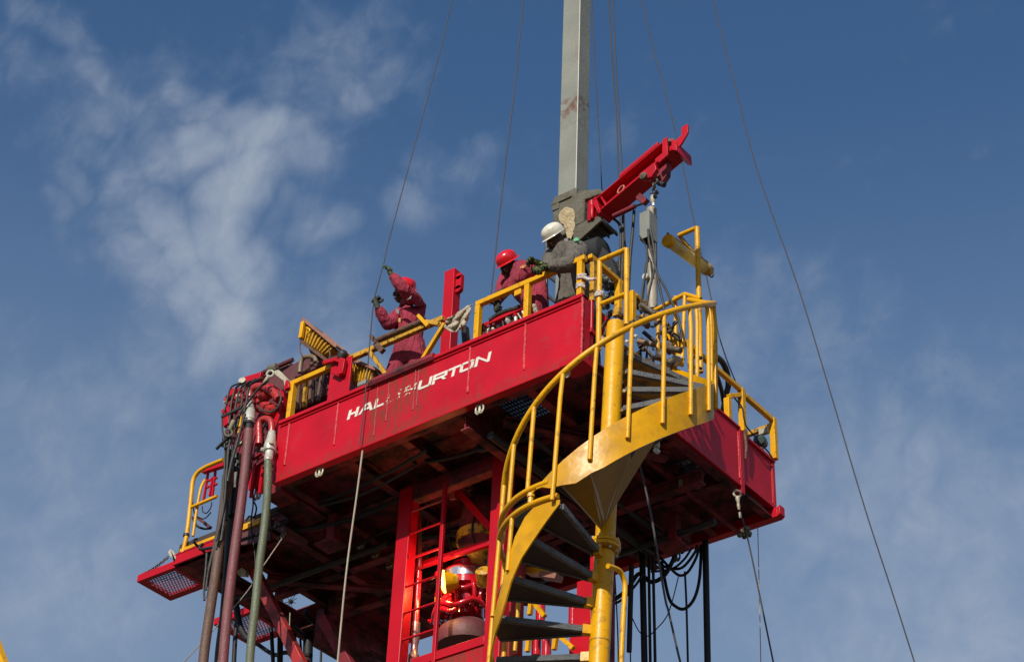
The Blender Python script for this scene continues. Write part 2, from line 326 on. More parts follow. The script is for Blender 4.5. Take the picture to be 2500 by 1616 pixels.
# rust patch in the paint of the panel
nt2 = REDF.node_tree; n = nt2.nodes; l = nt2.links; bs = n['Principled BSDF']
src = bs.inputs['Base Color'].links[0].from_socket
g2 = n.new('ShaderNodeTexCoord'); sx = n.new('ShaderNodeSeparateXYZ'); l.new(g2.outputs['Object'], sx.inputs[0])
def band(inp, a, b_, c, d):
    r1 = n.new('ShaderNodeMapRange'); r1.interpolation_type = 'SMOOTHSTEP'; l.new(inp, r1.inputs['Value']); r1.inputs['From Min'].default_value = a; r1.inputs['From Max'].default_value = b_
    r2 = n.new('ShaderNodeMapRange'); r2.interpolation_type = 'SMOOTHSTEP'; l.new(inp, r2.inputs['Value']); r2.inputs['From Min'].default_value = d; r2.inputs['From Max'].default_value = c
    m_ = n.new('ShaderNodeMath'); m_.operation = 'MULTIPLY'; l.new(r1.outputs[0], m_.inputs[0]); l.new(r2.outputs[0], m_.inputs[1]); return m_.outputs[0]
bnd = band(sx.outputs['X'], -2.42, -2.15, -1.75, -1.45)
mpp = n.new('ShaderNodeMapping'); mpp.inputs['Scale'].default_value = (9, 1, 2.2); l.new(g2.outputs['Object'], mpp.inputs[0])
nn_ = n.new('ShaderNodeTexNoise'); nn_.inputs['Scale'].default_value = 2.2; nn_.inputs['Detail'].default_value = 9; nn_.inputs['Roughness'].default_value = .7; l.new(mpp.outputs[0], nn_.inputs['Vector'])
r3 = n.new('ShaderNodeMapRange'); l.new(nn_.outputs['Fac'], r3.inputs['Value']); r3.inputs['From Min'].default_value = .40; r3.inputs['From Max'].default_value = .60
m4 = n.new('ShaderNodeMath'); m4.operation = 'MULTIPLY'; l.new(bnd, m4.inputs[0]); l.new(r3.outputs[0], m4.inputs[1])
m5 = n.new('ShaderNodeMath'); m5.operation = 'MULTIPLY'; l.new(m4.outputs[0], m5.inputs[0]); m5.inputs[1].default_value = .85
mi = n.new('ShaderNodeMix'); mi.data_type = 'RGBA'; l.new(m5.outputs[0], mi.inputs['Factor']); l.new(src, mi.inputs[6]); mi.inputs[7].default_value = (.16,.035,.018,1)
nf = n.new('ShaderNodeTexNoise'); nf.inputs['Scale'].default_value = 55; nf.inputs['Detail'].default_value = 8; l.new(g2.outputs['Object'], nf.inputs['Vector'])
r5 = n.new('ShaderNodeMapRange'); l.new(nf.outputs['Fac'], r5.inputs['Value']); r5.inputs['From Min'].default_value = .64; r5.inputs['From Max'].default_value = .70; r5.inputs['To Max'].default_value = .5
mi2 = n.new('ShaderNodeMix'); mi2.data_type = 'RGBA'; l.new(r5.outputs[0], mi2.inputs['Factor']); l.new(mi.outputs[2], mi2.inputs[6]); mi2.inputs[7].default_value = (.16,.02,.02,1)
r6 = n.new('ShaderNodeMapRange'); l.new(sx.outputs['Z'], r6.inputs['Value']); r6.inputs['From Min'].default_value = -.50; r6.inputs['From Max'].default_value = -.635
m6 = n.new('ShaderNodeMath'); m6.operation = 'MULTIPLY'; l.new(r6.outputs[0], m6.inputs[0]); l.new(r3.outputs[0], m6.inputs[1])
mi3 = n.new('ShaderNodeMix'); mi3.data_type = 'RGBA'; l.new(m6.outputs[0], mi3.inputs['Factor']); l.new(mi2.outputs[2], mi3.inputs[6]); mi3.inputs[7].default_value = (.20,.035,.02,1)
l.new(mi3.outputs[2], bs.inputs['Base Color'])
# folded lip and rear trims on the front panel
a0 = at(902,955,y=-.02); a1 = at(1058,884,y=-.02)
b = MB(); z0 = .03
b.prism([(a0.x,-.03,-.035),(a0.x,-.05,.0),(a0.x,-.03,.045),(a0.x,.03,.05),(a0.x,.035,-.03)], (a1.x-a0.x,0,0))
b.build('folded_lip', REDD, pf, .006)
# right hand side
b = MB(); b.box((-.02,0,ZB),(0,.10,.02)); b.box((-.03,.10,ZB+.06),(-.01,.16,-.28)); b.cyl((-.005,.125,-.30),(-.005,.125,.06),.016); b.box((-.05,.10,-.30),(.012,.17,-.26)); b.build('corner_post', RED, pf, .003)
b = MB(); b.box((-.2,-.03,ZB-.02),(.015,.16,ZB+.035)); b.build('corner_foot', RED, pf, .004)
b = MB(); b.box((-.02,1.30,-.585),(0,2.34,0)); sp = b.build('side_panel', REDF, pf)
MB().box((-.06,1.30,0),(.015,2.36,.02)).build('panel_flange', RED, sp, .002); MB().box((-.05,1.30,-.60),(.012,2.34,-.585)).build('panel_flange', RED, sp, .002)
X = 0.002
for yy, za, zb_ in ((1.62,-.02,-.30),(2.33,-.05,-.52)):
    b = MB(); b.tube([(X, yy+random.uniform(-.002,.002), za+(zb_-za)*i/20) for i in range(21)], [random.uniform(.005,.010) for _ in range(21)], 6); b.build('weld_seam', SEAM, sp)
b = MB(); b.box((-.05,2.342,-.66),(.012,2.40,.0)); b.build('corner_post', RED, pf, .003)
b = MB(); b.box((-.045,2.402,-.50),(-.02,2.96,-.03)); sp2 = b.build('side_panel', REDF, pf)
for q_ in (((-.07,2.402,-.03),(.0,2.97,.0)),((-.07,2.402,-.53),(.0,2.96,-.50)),((-.05,2.93,-.498),(-.01,2.97,-.032))): MB().box(*q_).build('panel_flange', RED, sp2, .002)
b = MB(); b.box((-.019,2.915,-.47),(-.014,2.925,-.06)); b.build('weld_seam', SEAM, sp2)
b = MB(); b.box((-5.1,2.90,ZB),(.03,2.985,-.535)); b.prism([(.03,2.90,ZB),(.03,2.985,ZB),(.06,2.985,ZB+.02),(.06,2.90,ZB+.02),(.06,2.90,-.56)][:4], (0,0,.09)); b.build('rear_beam', RED, pf, .003)
# underside frame
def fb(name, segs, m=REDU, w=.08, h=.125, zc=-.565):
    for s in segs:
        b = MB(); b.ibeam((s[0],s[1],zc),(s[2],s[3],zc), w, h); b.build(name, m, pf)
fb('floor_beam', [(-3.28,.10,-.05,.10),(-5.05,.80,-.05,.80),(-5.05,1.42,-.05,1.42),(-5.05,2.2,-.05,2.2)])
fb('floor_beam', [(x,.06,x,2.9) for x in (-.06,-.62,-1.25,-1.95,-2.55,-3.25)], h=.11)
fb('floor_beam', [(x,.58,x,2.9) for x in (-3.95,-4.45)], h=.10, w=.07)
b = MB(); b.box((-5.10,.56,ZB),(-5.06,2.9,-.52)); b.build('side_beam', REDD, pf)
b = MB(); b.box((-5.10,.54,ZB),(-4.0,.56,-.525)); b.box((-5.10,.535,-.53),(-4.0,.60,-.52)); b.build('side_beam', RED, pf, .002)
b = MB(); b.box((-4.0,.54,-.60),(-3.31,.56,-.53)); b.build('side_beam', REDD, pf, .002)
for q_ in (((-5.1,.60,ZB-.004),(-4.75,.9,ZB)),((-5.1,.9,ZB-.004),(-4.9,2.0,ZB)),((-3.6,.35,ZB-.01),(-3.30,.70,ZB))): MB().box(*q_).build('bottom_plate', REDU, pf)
# floor: plates with gratings let in
wins = [(-.34,1.85,-.06,2.32),(-1.06,.22,-.60,.62),(-.2,.25,-.05,.62)]
hole = (-4.90,1.22,-4.50,2.02)
def plates(z0, z1, m, name, X0, X1, Y0, Y1, holes):
    xs = sorted({X0,X1,*[v for h in holes for v in (h[0],h[2])]}); ys = sorted({Y0,Y1,*[v for h in holes for v in (h[1],h[3])]})
    b = MB()
    for i in range(len(xs)-1):
        for j in range(len(ys)-1):
            cx, cy = (xs[i]+xs[i+1])/2, (ys[j]+ys[j+1])/2
            if cx < X0 or cx > X1 or cy < Y0 or cy > Y1: continue
            if any(h[0] < cx < h[2] and h[1] < cy < h[3] for h in holes): continue
            b.box((xs[i]+.002,ys[j]+.002,z0),(xs[i+1]-.002,ys[j+1]-.002,z1))
    return b.build(name, m, pf)
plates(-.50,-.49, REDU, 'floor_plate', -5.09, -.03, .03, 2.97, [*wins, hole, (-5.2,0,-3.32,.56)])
for k, wn in enumerate(wins):
    b = MB(); x = wn[0]
    while x < wn[2]:
        b.box((x,wn[1],-.515),(x+.004,wn[3],-.488)); x += .024 if k != 1 else .03
    y = wn[1]
    while y < wn[3]:
        b.box((wn[0],y,-.505),(wn[2],y+.005,-.492)); y += .05
    b.build('floor_grating', DARK, pf)
# braces, stub legs and brackets under the floor
b = MB(); b.beam((-.40,1.30,-.615),(-.40,2.98,-.615),.04,.045); b.beam((-.42,1.30,-.60),(-.42,2.98,-.60),.005,.06); b.build('angle_brace', REDD, pf)
for x, y, z, col in ((-.72,2.40,-.93,REDD),(-3.22,.71,-.92,REDD)):
    b = MB(); b.box((x-.045,y-.045,z),(x+.045,y+.045,ZB)); b.box((x-.13,y-.10,z-.02),(x+.10,y+.10,z)); b.build('stub_leg', col, pf, .003)
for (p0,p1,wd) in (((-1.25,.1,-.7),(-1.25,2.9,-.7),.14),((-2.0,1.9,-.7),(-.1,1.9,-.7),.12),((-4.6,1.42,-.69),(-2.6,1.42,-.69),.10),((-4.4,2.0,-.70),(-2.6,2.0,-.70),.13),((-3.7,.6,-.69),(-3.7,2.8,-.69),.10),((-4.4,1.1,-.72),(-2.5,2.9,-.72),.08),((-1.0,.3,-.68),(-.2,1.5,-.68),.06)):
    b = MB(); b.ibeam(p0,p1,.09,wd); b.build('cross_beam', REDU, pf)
for (p0,p1,r_) in (((-1.1,.25,-.80),(-1.1,2.6,-.80),.035),((-.9,.5,-.74),(-.9,2.8,-.74),.025),((-2.2,2.4,-.82),(-.3,2.4,-.82),.03),((-4.9,1.2,-.75),(-3.0,1.2,-.75),.03)):
    b = MB(); b.tube([p0,p1], r_, 12); b.build('service_pipe', DARK, pf)
# little shackle plates seen below the floor
def plate_pair(px_, py_, y, s=1):
    c = at(px_, py_, y=y) if y < .6 or y > 2 else at(px_, py_, z=ZB-.06)
    t_ = thing('shackle', c, None, 'shackle')
    b = MB()
    for dx in (-.014,.022):
        n_ = 14; pts = [(c.x+dx+math.cos(2*math.pi*k/n_)*.022*s*(1), c.y, c.z+math.sin(2*math.pi*k/n_)*.042*s) for k in range(n_)]
        b.tube(pts, .0085, 6, closed=True)
    b.build('bow', PIN if y < .6 else MUD, t_)
    b = MB(); b.cyl((c.x-.04,c.y,c.z-.02),(c.x+.04,c.y,c.z-.02),.008,10); b.build('pin', STEEL, t_)
    b = MB(); b.box((c.x-.03,c.y-.006,c.z+.03),(c.x+.03,c.y+.006,c.z+.075)); b.build('lug', REDD, t_)
    return t_
for k,(a_,b_,yy,lab) in enumerate(((1170,999,.03,'pale double shackle below the panel under the letter N'),(779,1152,.03,'pale double shackle hanging below the left half of the front panel'),(627,1210,.42,'pale double shackle beside the green hose'),(1380,912,.05,'pale double shackle behind the curved yellow handrail'),
      (881,1330,1.0,'pale hanging bow in the shade under the platform, left of two left of the tower'),(917,1352,1.05,'pale hanging bow in the shade, nearer the tower'),(952,1378,1.1,'pale hanging bow right beside the red tower post'),(1650,1360,2.95,'weathered shackle hanging above the black hose loops'))):
    tag(plate_pair(a_,b_,yy), lab, 'shackle', 'shackles hanging under the platform')
# ------------------------------------------------------------------ left wing of the platform
b = MB(); b.box((-5.06,.565,-.52),(-3.9,.60,-.455)); o = b.build('toe_board', YEL, pf, .002)
b = MB(); b.box((-5.12,.605,-.52),(-3.7,.64,-.37)); o = b.build('toe_board', mat('brown_board',(.045,.03,.022),.8), pf, .004); o['label'] = 'brown rusty board behind the yellow kick board'
def flap(y0, y1, x0, x1, lab, tilt=.0):
    t_ = thing('folding_mesh_step', (x1,(y0+y1)/2,ZB), lab, 'mesh step', 'folding mesh steps of the platform')
    b = MB(); z = ZB
    b.box((x0,y0,z),(x1,y0+.02,z+.075)); b.box((x0,y1-.02,z),(x1,y1,z+.075)); b.box((x0,y0+.02,z),(x0+.02,y1-.02,z+.075)); b.box((x1-.02,y0+.02,z),(x1,y1-.02,z+.075))
    b.box((x0+.02,y0+.02,z+.002),(x0+.07,y1-.02,z+.006)); b.box((x1-.05,y0+.02,z+.002),(x1-.02,y1-.02,z+.006)); b.box((x0+.07,y0+.02,z+.002),(x1-.05,y0+.05,z+.006)); b.box((x0+.07,y1-.07,z+.002),(x1-.05,y1-.02,z+.006))
    b.build('frame', RED, t_, .002)
    b = MB(); n_ = 13
    X0, X1, Y0, Y1 = x0+.06, x1-.04, y0+.045, y1-.06
    w_, h_ = X1-X0, Y1-Y0; st = .036
    k = -h_
    c = X0-h_
    while c < X1+h_:
        for sgn in (1,-1):
            # line x = c + sgn*(y-Y0)*.62
            pa = []
            for yy in (Y0, Y1):
                pa.append((c+sgn*(yy-Y0)*.62, yy))
            (xa,ya),(xb,yb) = pa
            # clip
            t0, t1 = 0, 1; dx = xb-xa
            ok = True
            if abs(dx) > 1e-6:
                ta, tb = (X0-xa)/dx, (X1-xa)/dx
                if ta > tb: ta, tb = tb, ta
                t0, t1 = max(t0,ta), min(t1,tb)
            if t1-t0 > .02:
                b.beam((xa+dx*t0,ya+(yb-ya)*t0,z+.012),(xa+dx*t1,ya+(yb-ya)*t1,z+.012),.0055,.008)
        c += st
    b.build('expanded_mesh', mat('pinkish_mesh', (.20,.05,.08), .5), t_)
    return t_
flap(.58,1.03,-5.62,-5.11,'red framed mesh step folded out at the far left, held by a chain')
flap(1.62,2.16,-5.62,-5.11,'red framed mesh step mostly hidden behind the big hoses')
# chain
c0 = at(412,1358,y=.57); c1 = V((-5.60,.60,ZB+.075))
t_ = thing('chain', c0, 'rusty chain holding up the mesh step at the far left', 'chain')
n_ = 15
for i in range(n_):
    p = c0.lerp(c1,(i+.5)/n_)+V((0,0,-.02*math.sin(math.pi*(i+.5)/n_))); d = (c1-c0).normalized(); s_ = V((0,1,0)) if i % 2 else d.cross(V((0,1,0))).normalized()
    L_ = (c1-c0).length/n_*.66; pts = [p+d*(math.cos(2*math.pi*k/10)*L_)+s_*(math.sin(2*math.pi*k/10)*.013) for k in range(10)]
    MB().tube(pts,.0045,5,closed=True).build('link', RUST, t_)
b = MB(); q = pl([(430,1366),(417,1358),(412,1348),(418,1341),(425,1346),(430,1356),(431,1362),(427,1374)], y=.548); b.prism(q,(0,-.012,0)); tag(b.build('chain_bracket', PIN, None), 'cream steel lug plate on the left corner where the chain starts', 'bracket')
# wire ends poking out
b = MB(); b.tube(drape([(360,1410,.6),(352,1408,.6),(345,1404,.6),(340,1408,.6)]),.003,5); tag(b.build('loose_wire', WIRE), 'thin loose wire poking out beyond the folded mesh step', 'wire')
# bent yellow rail on the left wing
t_ = thing('bent_guard_rail', (-5.05,.57,-.45), 'bent yellow tube guard rail at the far left corner of the platform', 'guard rail')
main = pl([(446,1352),(448,1343),(457,1299),(466,1219),(471,1175),(482,1154),(500,1141),(520,1132),(545,1122)], y=.575)
MB().tube(spline(main,6),.021,12).build('frame', YEL, t_)
MB().tube(pl([(467,1238),(530,1211)], y=.575),.017,10).build('mid_rail', YEL, t_)
MB().tube(spline(pl([(471,1308),(480,1247),(490,1193),(500,1172)], x=-4.95),5),.014,10).build('post', YEL, t_)
MB().cyl(at(455,1306,y=.575)-V((0,0,.012)),at(455,1306,y=.575)+V((0,0,.012)),.031).build('collar', DARK, t_)
# red frame and gear behind it
t_ = thing('red_tool_rack', at(505,1200,y=1.0), 'small red rack behind the bent yellow rail', 'rack')
b = MB(); b.beam(at(497,1150,y=.8),at(550,1133,y=.8),.05,.05); b.build('top_bar', RED, t_)
for xs_ in ((508,1155,497,1222),(526,1150,518,1215),(519,1165,512,1210)):
    MB().beam(at(xs_[0],xs_[1],y=.85),at(xs_[2],xs_[3],y=.85),.02,.02).build('upright', RED, t_)
for yy in (1175,1190): MB().beam(at(503,yy,y=.85),at(530,yy-9,y=.85),.02,.016).build('shelf', RED, t_)
def hose(name, pts, r_, m, lab, cat='hose', grp=None, n=10, k=7, par=None):
    o = MB().tube(spline(pts,k) if len(pts) > 2 else pts, r_, n).build(name, m, par)
    if lab: tag(o, lab, cat, grp)
    return o
cab = [[(469,1216,.62),(466,1198,.62),(462,1190,.62)],[(462,1190,.6),(455,1187,.6)]]
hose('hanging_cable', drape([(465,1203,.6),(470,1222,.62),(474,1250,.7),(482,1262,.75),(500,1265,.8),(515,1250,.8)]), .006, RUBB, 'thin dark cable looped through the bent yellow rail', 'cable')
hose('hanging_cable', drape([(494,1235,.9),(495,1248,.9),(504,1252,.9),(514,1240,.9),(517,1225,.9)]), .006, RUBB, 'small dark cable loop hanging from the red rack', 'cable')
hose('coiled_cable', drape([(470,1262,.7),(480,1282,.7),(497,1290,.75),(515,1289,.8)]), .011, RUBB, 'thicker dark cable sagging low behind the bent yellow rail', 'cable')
MB().beam(at(482,1263,y=.9),at(514,1288,y=.9),.03,.03).build('brace', MAROON, t_)

# dark service lines slung between the floor beams
random.seed(11)
for k in range(16):
    x = random.uniform(-4.9,-.3); y = random.uniform(.3,2.0); z = random.uniform(-.72,-.64); L_ = random.uniform(.5,1.4); al = random.random() < .5
    d_ = V((L_,random.uniform(-.15,.15),0)) if al else V((random.uniform(-.15,.15),L_,0))
    p = V((x,y,z)); q = p+d_; q.x = min(q.x,-.1); q.y = min(q.y,2.85)
    MB().tube(spline([p+V((0,0,.06)),p,p.lerp(q,.5)+V((0,0,-random.uniform(0,.10))),q,q+V((0,0,.06))],5), random.choice([.012,.016,.022]), 8).build('slung_cable', RUBB, pf)
for k in range(9):
    x = random.uniform(-4.6,-.5); y = random.uniform(.9,2.6); s_ = random.uniform(.05,.10)
    MB().box((x,y,ZB-.04-s_),(x+random.uniform(.1,.25),y+random.uniform(.06,.2),ZB-.002)).build('hanger_bracket', random.choice([REDU,REDD]), pf, .004)
# ------------------------------------------------------------------ tower under the platform
tw = thing('red_tower', (-1.85,1.2,-3.4), 'red square tower frame with a ladder that carries the platform', 'tower')
BZ = -4.2
TY = .70
b = MB(); b.box((-2.46,TY,BZ),(-2.315,TY+.11,ZB-.002)); b.build('post', RED, tw, .006)
b = MB(); b.box((-2.45,TY+.111,BZ),(-2.44,TY+.20,-1.1)); b.build('post_rib', RED, tw)
b = MB(); b.box((-1.43,TY,BZ),(-1.27,TY+.11,ZB-.002)); b.build('post', RED, tw, .006)
for x in (-2.46,-1.36):
    b = MB(); b.box((x,2.1,BZ),(x+.13,2.23,ZB-.002)); b.build('post', REDU if x < -2 else REDD, tw, .006)
b = MB(); b.box((-2.313,TY+.01,ZB-.15),(-1.432,TY+.10,ZB-.003)); b.build('top_beam', REDD, tw, .004)
b = MB(); b.beam((-1.27,TY+.06,-.70),(-1.27,2.1,-.70),.08,.13); b.build('top_beam', REDD, tw, .004)
# ladder
lad = thing('ladder', (-2.15,TY,-3), 'red ladder with round rungs inside the left half of the tower frame', 'ladder')
XS = at(1076,1300,y=TY).x
b = MB(); b.beam((XS,TY+.02,BZ),(XS,TY+.02,-.72),.03,.035); b.build('stile', RED, lad, .003)
for (yl) in (1303,1364,1429,1492,1556):
    p0 = at(1000,yl,y=TY+.02); p0.x = -2.315; p1 = V((XS,TY+.02,p0.z)); 
    MB().tube([p0,p1],.011,10).build('rung', RED, lad)
MB().tube([V((-2.315,TY+.02,ZB-.26)),V((XS,TY+.02,ZB-.26))],.011,10).build('rung', REDD, lad)
# lower box girder at foot of picture
b = MB(); z_ = at(1120,1575,y=TY).z
b.box((-2.2,TY+.015,z_-.05),(-1.44,TY+.10,z_+.03)); b.build('cross_beam', RED, tw, .004)
b = MB(); b.box((-2.0,TY+.03,z_-.6),(-1.44,TY+.05,z_-.05)); b.build('cross_panel', REDF, tw)
# light rail crossing the frame
b = MB(); b.beam(at(1010,1385,y=.95),at(1196,1325,y=.95),.035,.06); b.build('cross_rail', RED, tw, .003)
b = MB(); b.beam(at(1115,1195,y=1.0),at(1198,1288,y=1.0),.035,.06); b.build('diagonal_brace', RED, tw, .003)
# polished rod and cylinder inside left bay
hy = thing('hydraulic_cylinder', at(1015,1500,y=.9), 'slim red hydraulic cylinder standing behind the ladder', 'hydraulic cylinder')
b = MB(); b.tube([at(1022,1250,y=.9),at(1024,1385,y=.9)],.024,14); b.build('rod', REDD, hy)
b = MB(); b.tube([at(1023,1395,y=.9),at(1015,1520,y=.9)],.026,14); b.build('barrel', mat('glossy_red',(.42,.01,.02),.15,spec=.8), hy)
b = MB(); b.lathe([(.036,0),(.036,.18),(.030,.2),(.030,.28),(.045,.3),(.045,.42)], at(1016,1520,y=.9), V((0,0,-1)), 14); b.build('gland', mat('silver_red',(.42,.22,.2),.25,metal=.7,dirt=.9,dirtcol=(.15,.02,.02),dscale=20), hy)
# injector / preventer stack
st_ = thing('injector_head', at(1150,1480,y=1.3), 'glossy red round injector head with looped pipes inside the tower', 'injector head')
GR = mat('wet_red_paint', (.50,.005,.015), .12, dirt=.5, dirtcol=(.06,.01,.01), dscale=16, thr=(.5,.7), coat=.7)
c = at(1143,1425,y=1.25); UPV = V((0,0,1))
b = MB(); b.lathe([(.21,-.10),(.24,-.09),(.24,.07),(.21,.09),(.15,.13),(.15,.17),(.10,.20)], c, UPV, 28); b.build('head', GR, st_)
b = MB(); b.lathe([(.241,-.03),(.244,-.03),(.244,.055),(.241,.055)], c, UPV, 28); b.build('polished_band', mat('polished_band',(.8,.78,.76),.12,metal=.9), st_)
for k,(rr_,dz,a0_,a1_,th_) in enumerate(((.255,-.15,-3.3,-.4,.024),(.24,-.24,-3.6,-1.4,.028),(.275,-.31,-2.9,-.2,.026),(.20,-.19,-2.4,-.2,.022),(.26,-.36,-3.4,-1.2,.024))):
    n9 = 16; pts = [c+V((math.cos(a0_+(a1_-a0_)*q/n9)*rr_,math.sin(a0_+(a1_-a0_)*q/n9)*rr_,dz+.03*math.sin(q*.9+k))) for q in range(n9+1)]
    MB().tube(pts, th_, 10).build('ring_pipe', GR, st_)
for aa in (-2.9,-2.2,-1.3,-.7):
    p = c+V((math.cos(aa)*.2,math.sin(aa)*.2,-.08)); pts = [p,p+V((math.cos(aa)*.06,math.sin(aa)*.06,-.05)),p+V((math.cos(aa+.3)*.05,math.sin(aa+.3)*.05,-.16)),p+V((math.cos(aa+.6)*.0,math.sin(aa+.6)*.0,-.22))]
    MB().tube(spline(pts,5),.022,10).build('looped_pipe', GR, st_)
b = MB(); b.lathe([(.12,-.36),(.15,-.34),(.15,-.20),(.11,-.18),(.11,-.10)], c, UPV, 22); b.build('valve_body', GR, st_)
for aa in (-2.3,-1.6,-.9): 
    p = c+V((math.cos(aa)*.14,math.sin(aa)*.14,-.25)); MB().cyl(p,p+V((math.cos(aa)*.10,math.sin(aa)*.10,0)),.035,14).build('valve_bonnet', GR, st_)
b = MB(); b.lathe([(.26,-.60),(.27,-.52),(.24,-.44),(.17,-.38),(.12,-.37)], c+V((.02,0,-.02)), UPV, 28); b.build('base_drum', MAROON, st_)
random.seed(21)
for k in range(22):
    aa = random.uniform(-3.2,-.1); rr_ = random.uniform(.12,.30); p = c+V((math.cos(aa)*rr_,math.sin(aa)*rr_,random.uniform(-.42,.02))); s9 = random.uniform(.018,.035)
    MB().lathe([(0,-s9*1.5),(s9,-s9),(s9,s9),(s9*.5,s9*1.2),(s9*.5,s9*2)], p, V((random.uniform(-1,1),random.uniform(-1,0),random.uniform(-1,1))), 8).build('bolted_fitting', random.choice([GR,GR,GR,REDD,YELW]), st_)
for xx in (.34,.42):
    MB().tube([c+V((xx,-.1,-.5)),c+V((xx,-.1,.3))], .022, 10).build('side_pipe', GR, st_)
# upper throat: yellow band, cone and shroud
th = thing('yellow_banded_throat', at(1160,1320,y=1.15), 'dark throat with a yellow band above the red injector head', 'equipment')
c2 = at(1172,1318,y=1.2)
b = MB(); b.lathe([(.20,-.04),(.205,-.04),(.205,.05),(.20,.05)], c2, UPV, 26); b.build('band', YELW, th)
b = MB(); b.lathe([(.14,-.12),(.19,-.05),(.198,.0),(.19,.10),(.16,.36)], c2, UPV, 26); b.build('shroud', REDU, th)
b = MB(); b.lathe([(.05,-.28),(.07,-.26),(.09,-.16),(.13,-.12)], c2, UPV, 20); b.build('cone', YELW, th)
b = MB(); b.lathe([(.05,-.12),(.075,-.10),(.075,.02),(.05,.04)], at(1182,1398,y=1.0), V((.3,-.6,.5)), 18); b.build('yellow_cap', YELW, th)
for p in ((1130,1200,1125,1290,REDU),(1160,1165,1150,1290,MAROON)):
    MB().beam(at(p[0],p[1],y=1.5),at(p[2],p[3],y=1.5),.25,.03,(0,1,0)).build('guard_plate', p[4], th)
b = MB(); b.tube(spline(drape([(1160,1255,1.02),(1153,1290,1.0),(1158,1320,1.0),(1166,1338,1.0)]),6),.010,8); b.build('hose', RUBB, th)
# frames and brackets crowding the back of the bay
random.seed(33)
for k in range(20):
    cx, cy = random.uniform(1010,1195), random.uniform(1215,1420); yy = random.uniform(1.5,2.0); p = at(cx,cy,y=yy)
    d = random.choice([V((1,0,0)),V((0,0,1)),V((.7,0,.7)),V((.6,0,-.8))]); L9 = random.uniform(.08,.25)
    MB().beam(p-d*L9,p+d*L9,random.uniform(.02,.05),random.uniform(.02,.05),(0,1,0)).build('frame_member', random.choice([RED,REDD,REDD,YELW,DARK]), tw, .003)
for k in range(6):
    x_ = 1020+k*28; MB().tube(spline(drape([(x_,1215,1.4),(x_+random.uniform(-12,12),1260,1.35),(x_+random.uniform(-14,14),1310,1.4),(x_+random.uniform(-20,20),1370,1.45)]),5), random.choice([.010,.014,.018]), 8).build('bay_hose', random.choice([RUBB,RUB,REDD]), tw)
# lit lamp
lp = thing('work_lamp', at(1080,1420,y=.86), 'lit yellow work lamp glowing behind the ladder', 'lamp')
c3 = at(1080,1420,y=.86)
b = MB(); b.lathe([(.05,0),(.10,.10),(.105,.11)], c3+V((.12,.07,.0)), V((-.8,-.55,-.1)), 14); b.build('reflector', YEL, lp)
b = MB(); b.lathe([(.0,.0),(.09,.01),(.098,.035),(.06,.055),(.0,.06)], c3+V((.045,.015,.0)), V((-.8,-.55,-.1)), 14); b.build('bulb', LAMPY, lp)
ll = bpy.data.lights.new('lamp_glow','POINT'); ll.energy = 9; ll.color = (1,.6,.2); ll.shadow_soft_size = .05
lo = bpy.data.objects.new('lamp_glow', ll); COL.objects.link(lo); lo.location = c3+V((-.06,-.05,.0)); lo.parent = lp; lo.matrix_parent_inverse = Matrix.Translation(-lp.location)
# muddy plates under the floor of the tower bay
b = MB(); b.box((-1.9,1.3,-.72),(-1.5,1.7,-.66)); b.build('muddy_plate', GREY, pf)
b = MB(); b.prism(pl([(1097,1195),(1110,1193),(1111,1216),(1098,1219)], y=1.1), (0,.02,0)); tag(b.build('pink_tag_plate', mat('pink_plate',(.55,.09,.11),.5)), 'small pinkish red plate hung under the platform floor above the ladder', 'plate')
# tower back gear seen between the treads
rg = thing('red_tank', (-.9,1.5,-2.4), 'red tank and yellow brackets seen between the lower stair treads', 'tank')
for (x0,y0,x1,y1,m) in ((1212,1372,1273,1408,REDF),(1212,1466,1268,1500,REDF),(1212,1560,1265,1590,REDF),(1440,1365,1450,1385,RED),(1408,1425,1448,1450,RED),(1398,1492,1442,1515,RED),(1390,1558,1440,1585,RED)):
    p0 = at(x0,y0,y=1.2); p1 = at(x1,y1,y=1.2); MB().box((p0.x,1.2,p0.z+.02),(p1.x,1.26,p1.z-.02)).build('panel', m, rg, .004)
for (x0,y0,x1,y1) in ((1236,1462,1234,1500),(1297,1472,1293,1500),(1291,1560,1288,1590),(1357,1555,1353,1585),(1305,1472,1330,1504),(1370,1555,1400,1582)):
    MB().beam(at(x0,y0,y=1.1),at(x1,y1,y=1.1),.035,.035).build('yellow_bracket', YEL, rg)
p0 = at(1290,1395,y=1.4); p1 = at(1345,1400,y=1.4); MB().beam(p0,p1,.10,.05).build('yellow_bracket', YEL, rg)
MB().beam(at(1325,1404,y=1.35),at(1365,1410,y=1.35),.10,.05).build('yellow_bracket', COPPER, rg)
for (a_,b_) in ((1320,1485),(1400,1495),(1310,1568),(1335,1572)):
    c_ = at(a_,b_,y=1.35); MB().cyl(c_-V((0,0,.12)),c_+V((0,0,.12)),.04,14).build('pipe', GR, rg)
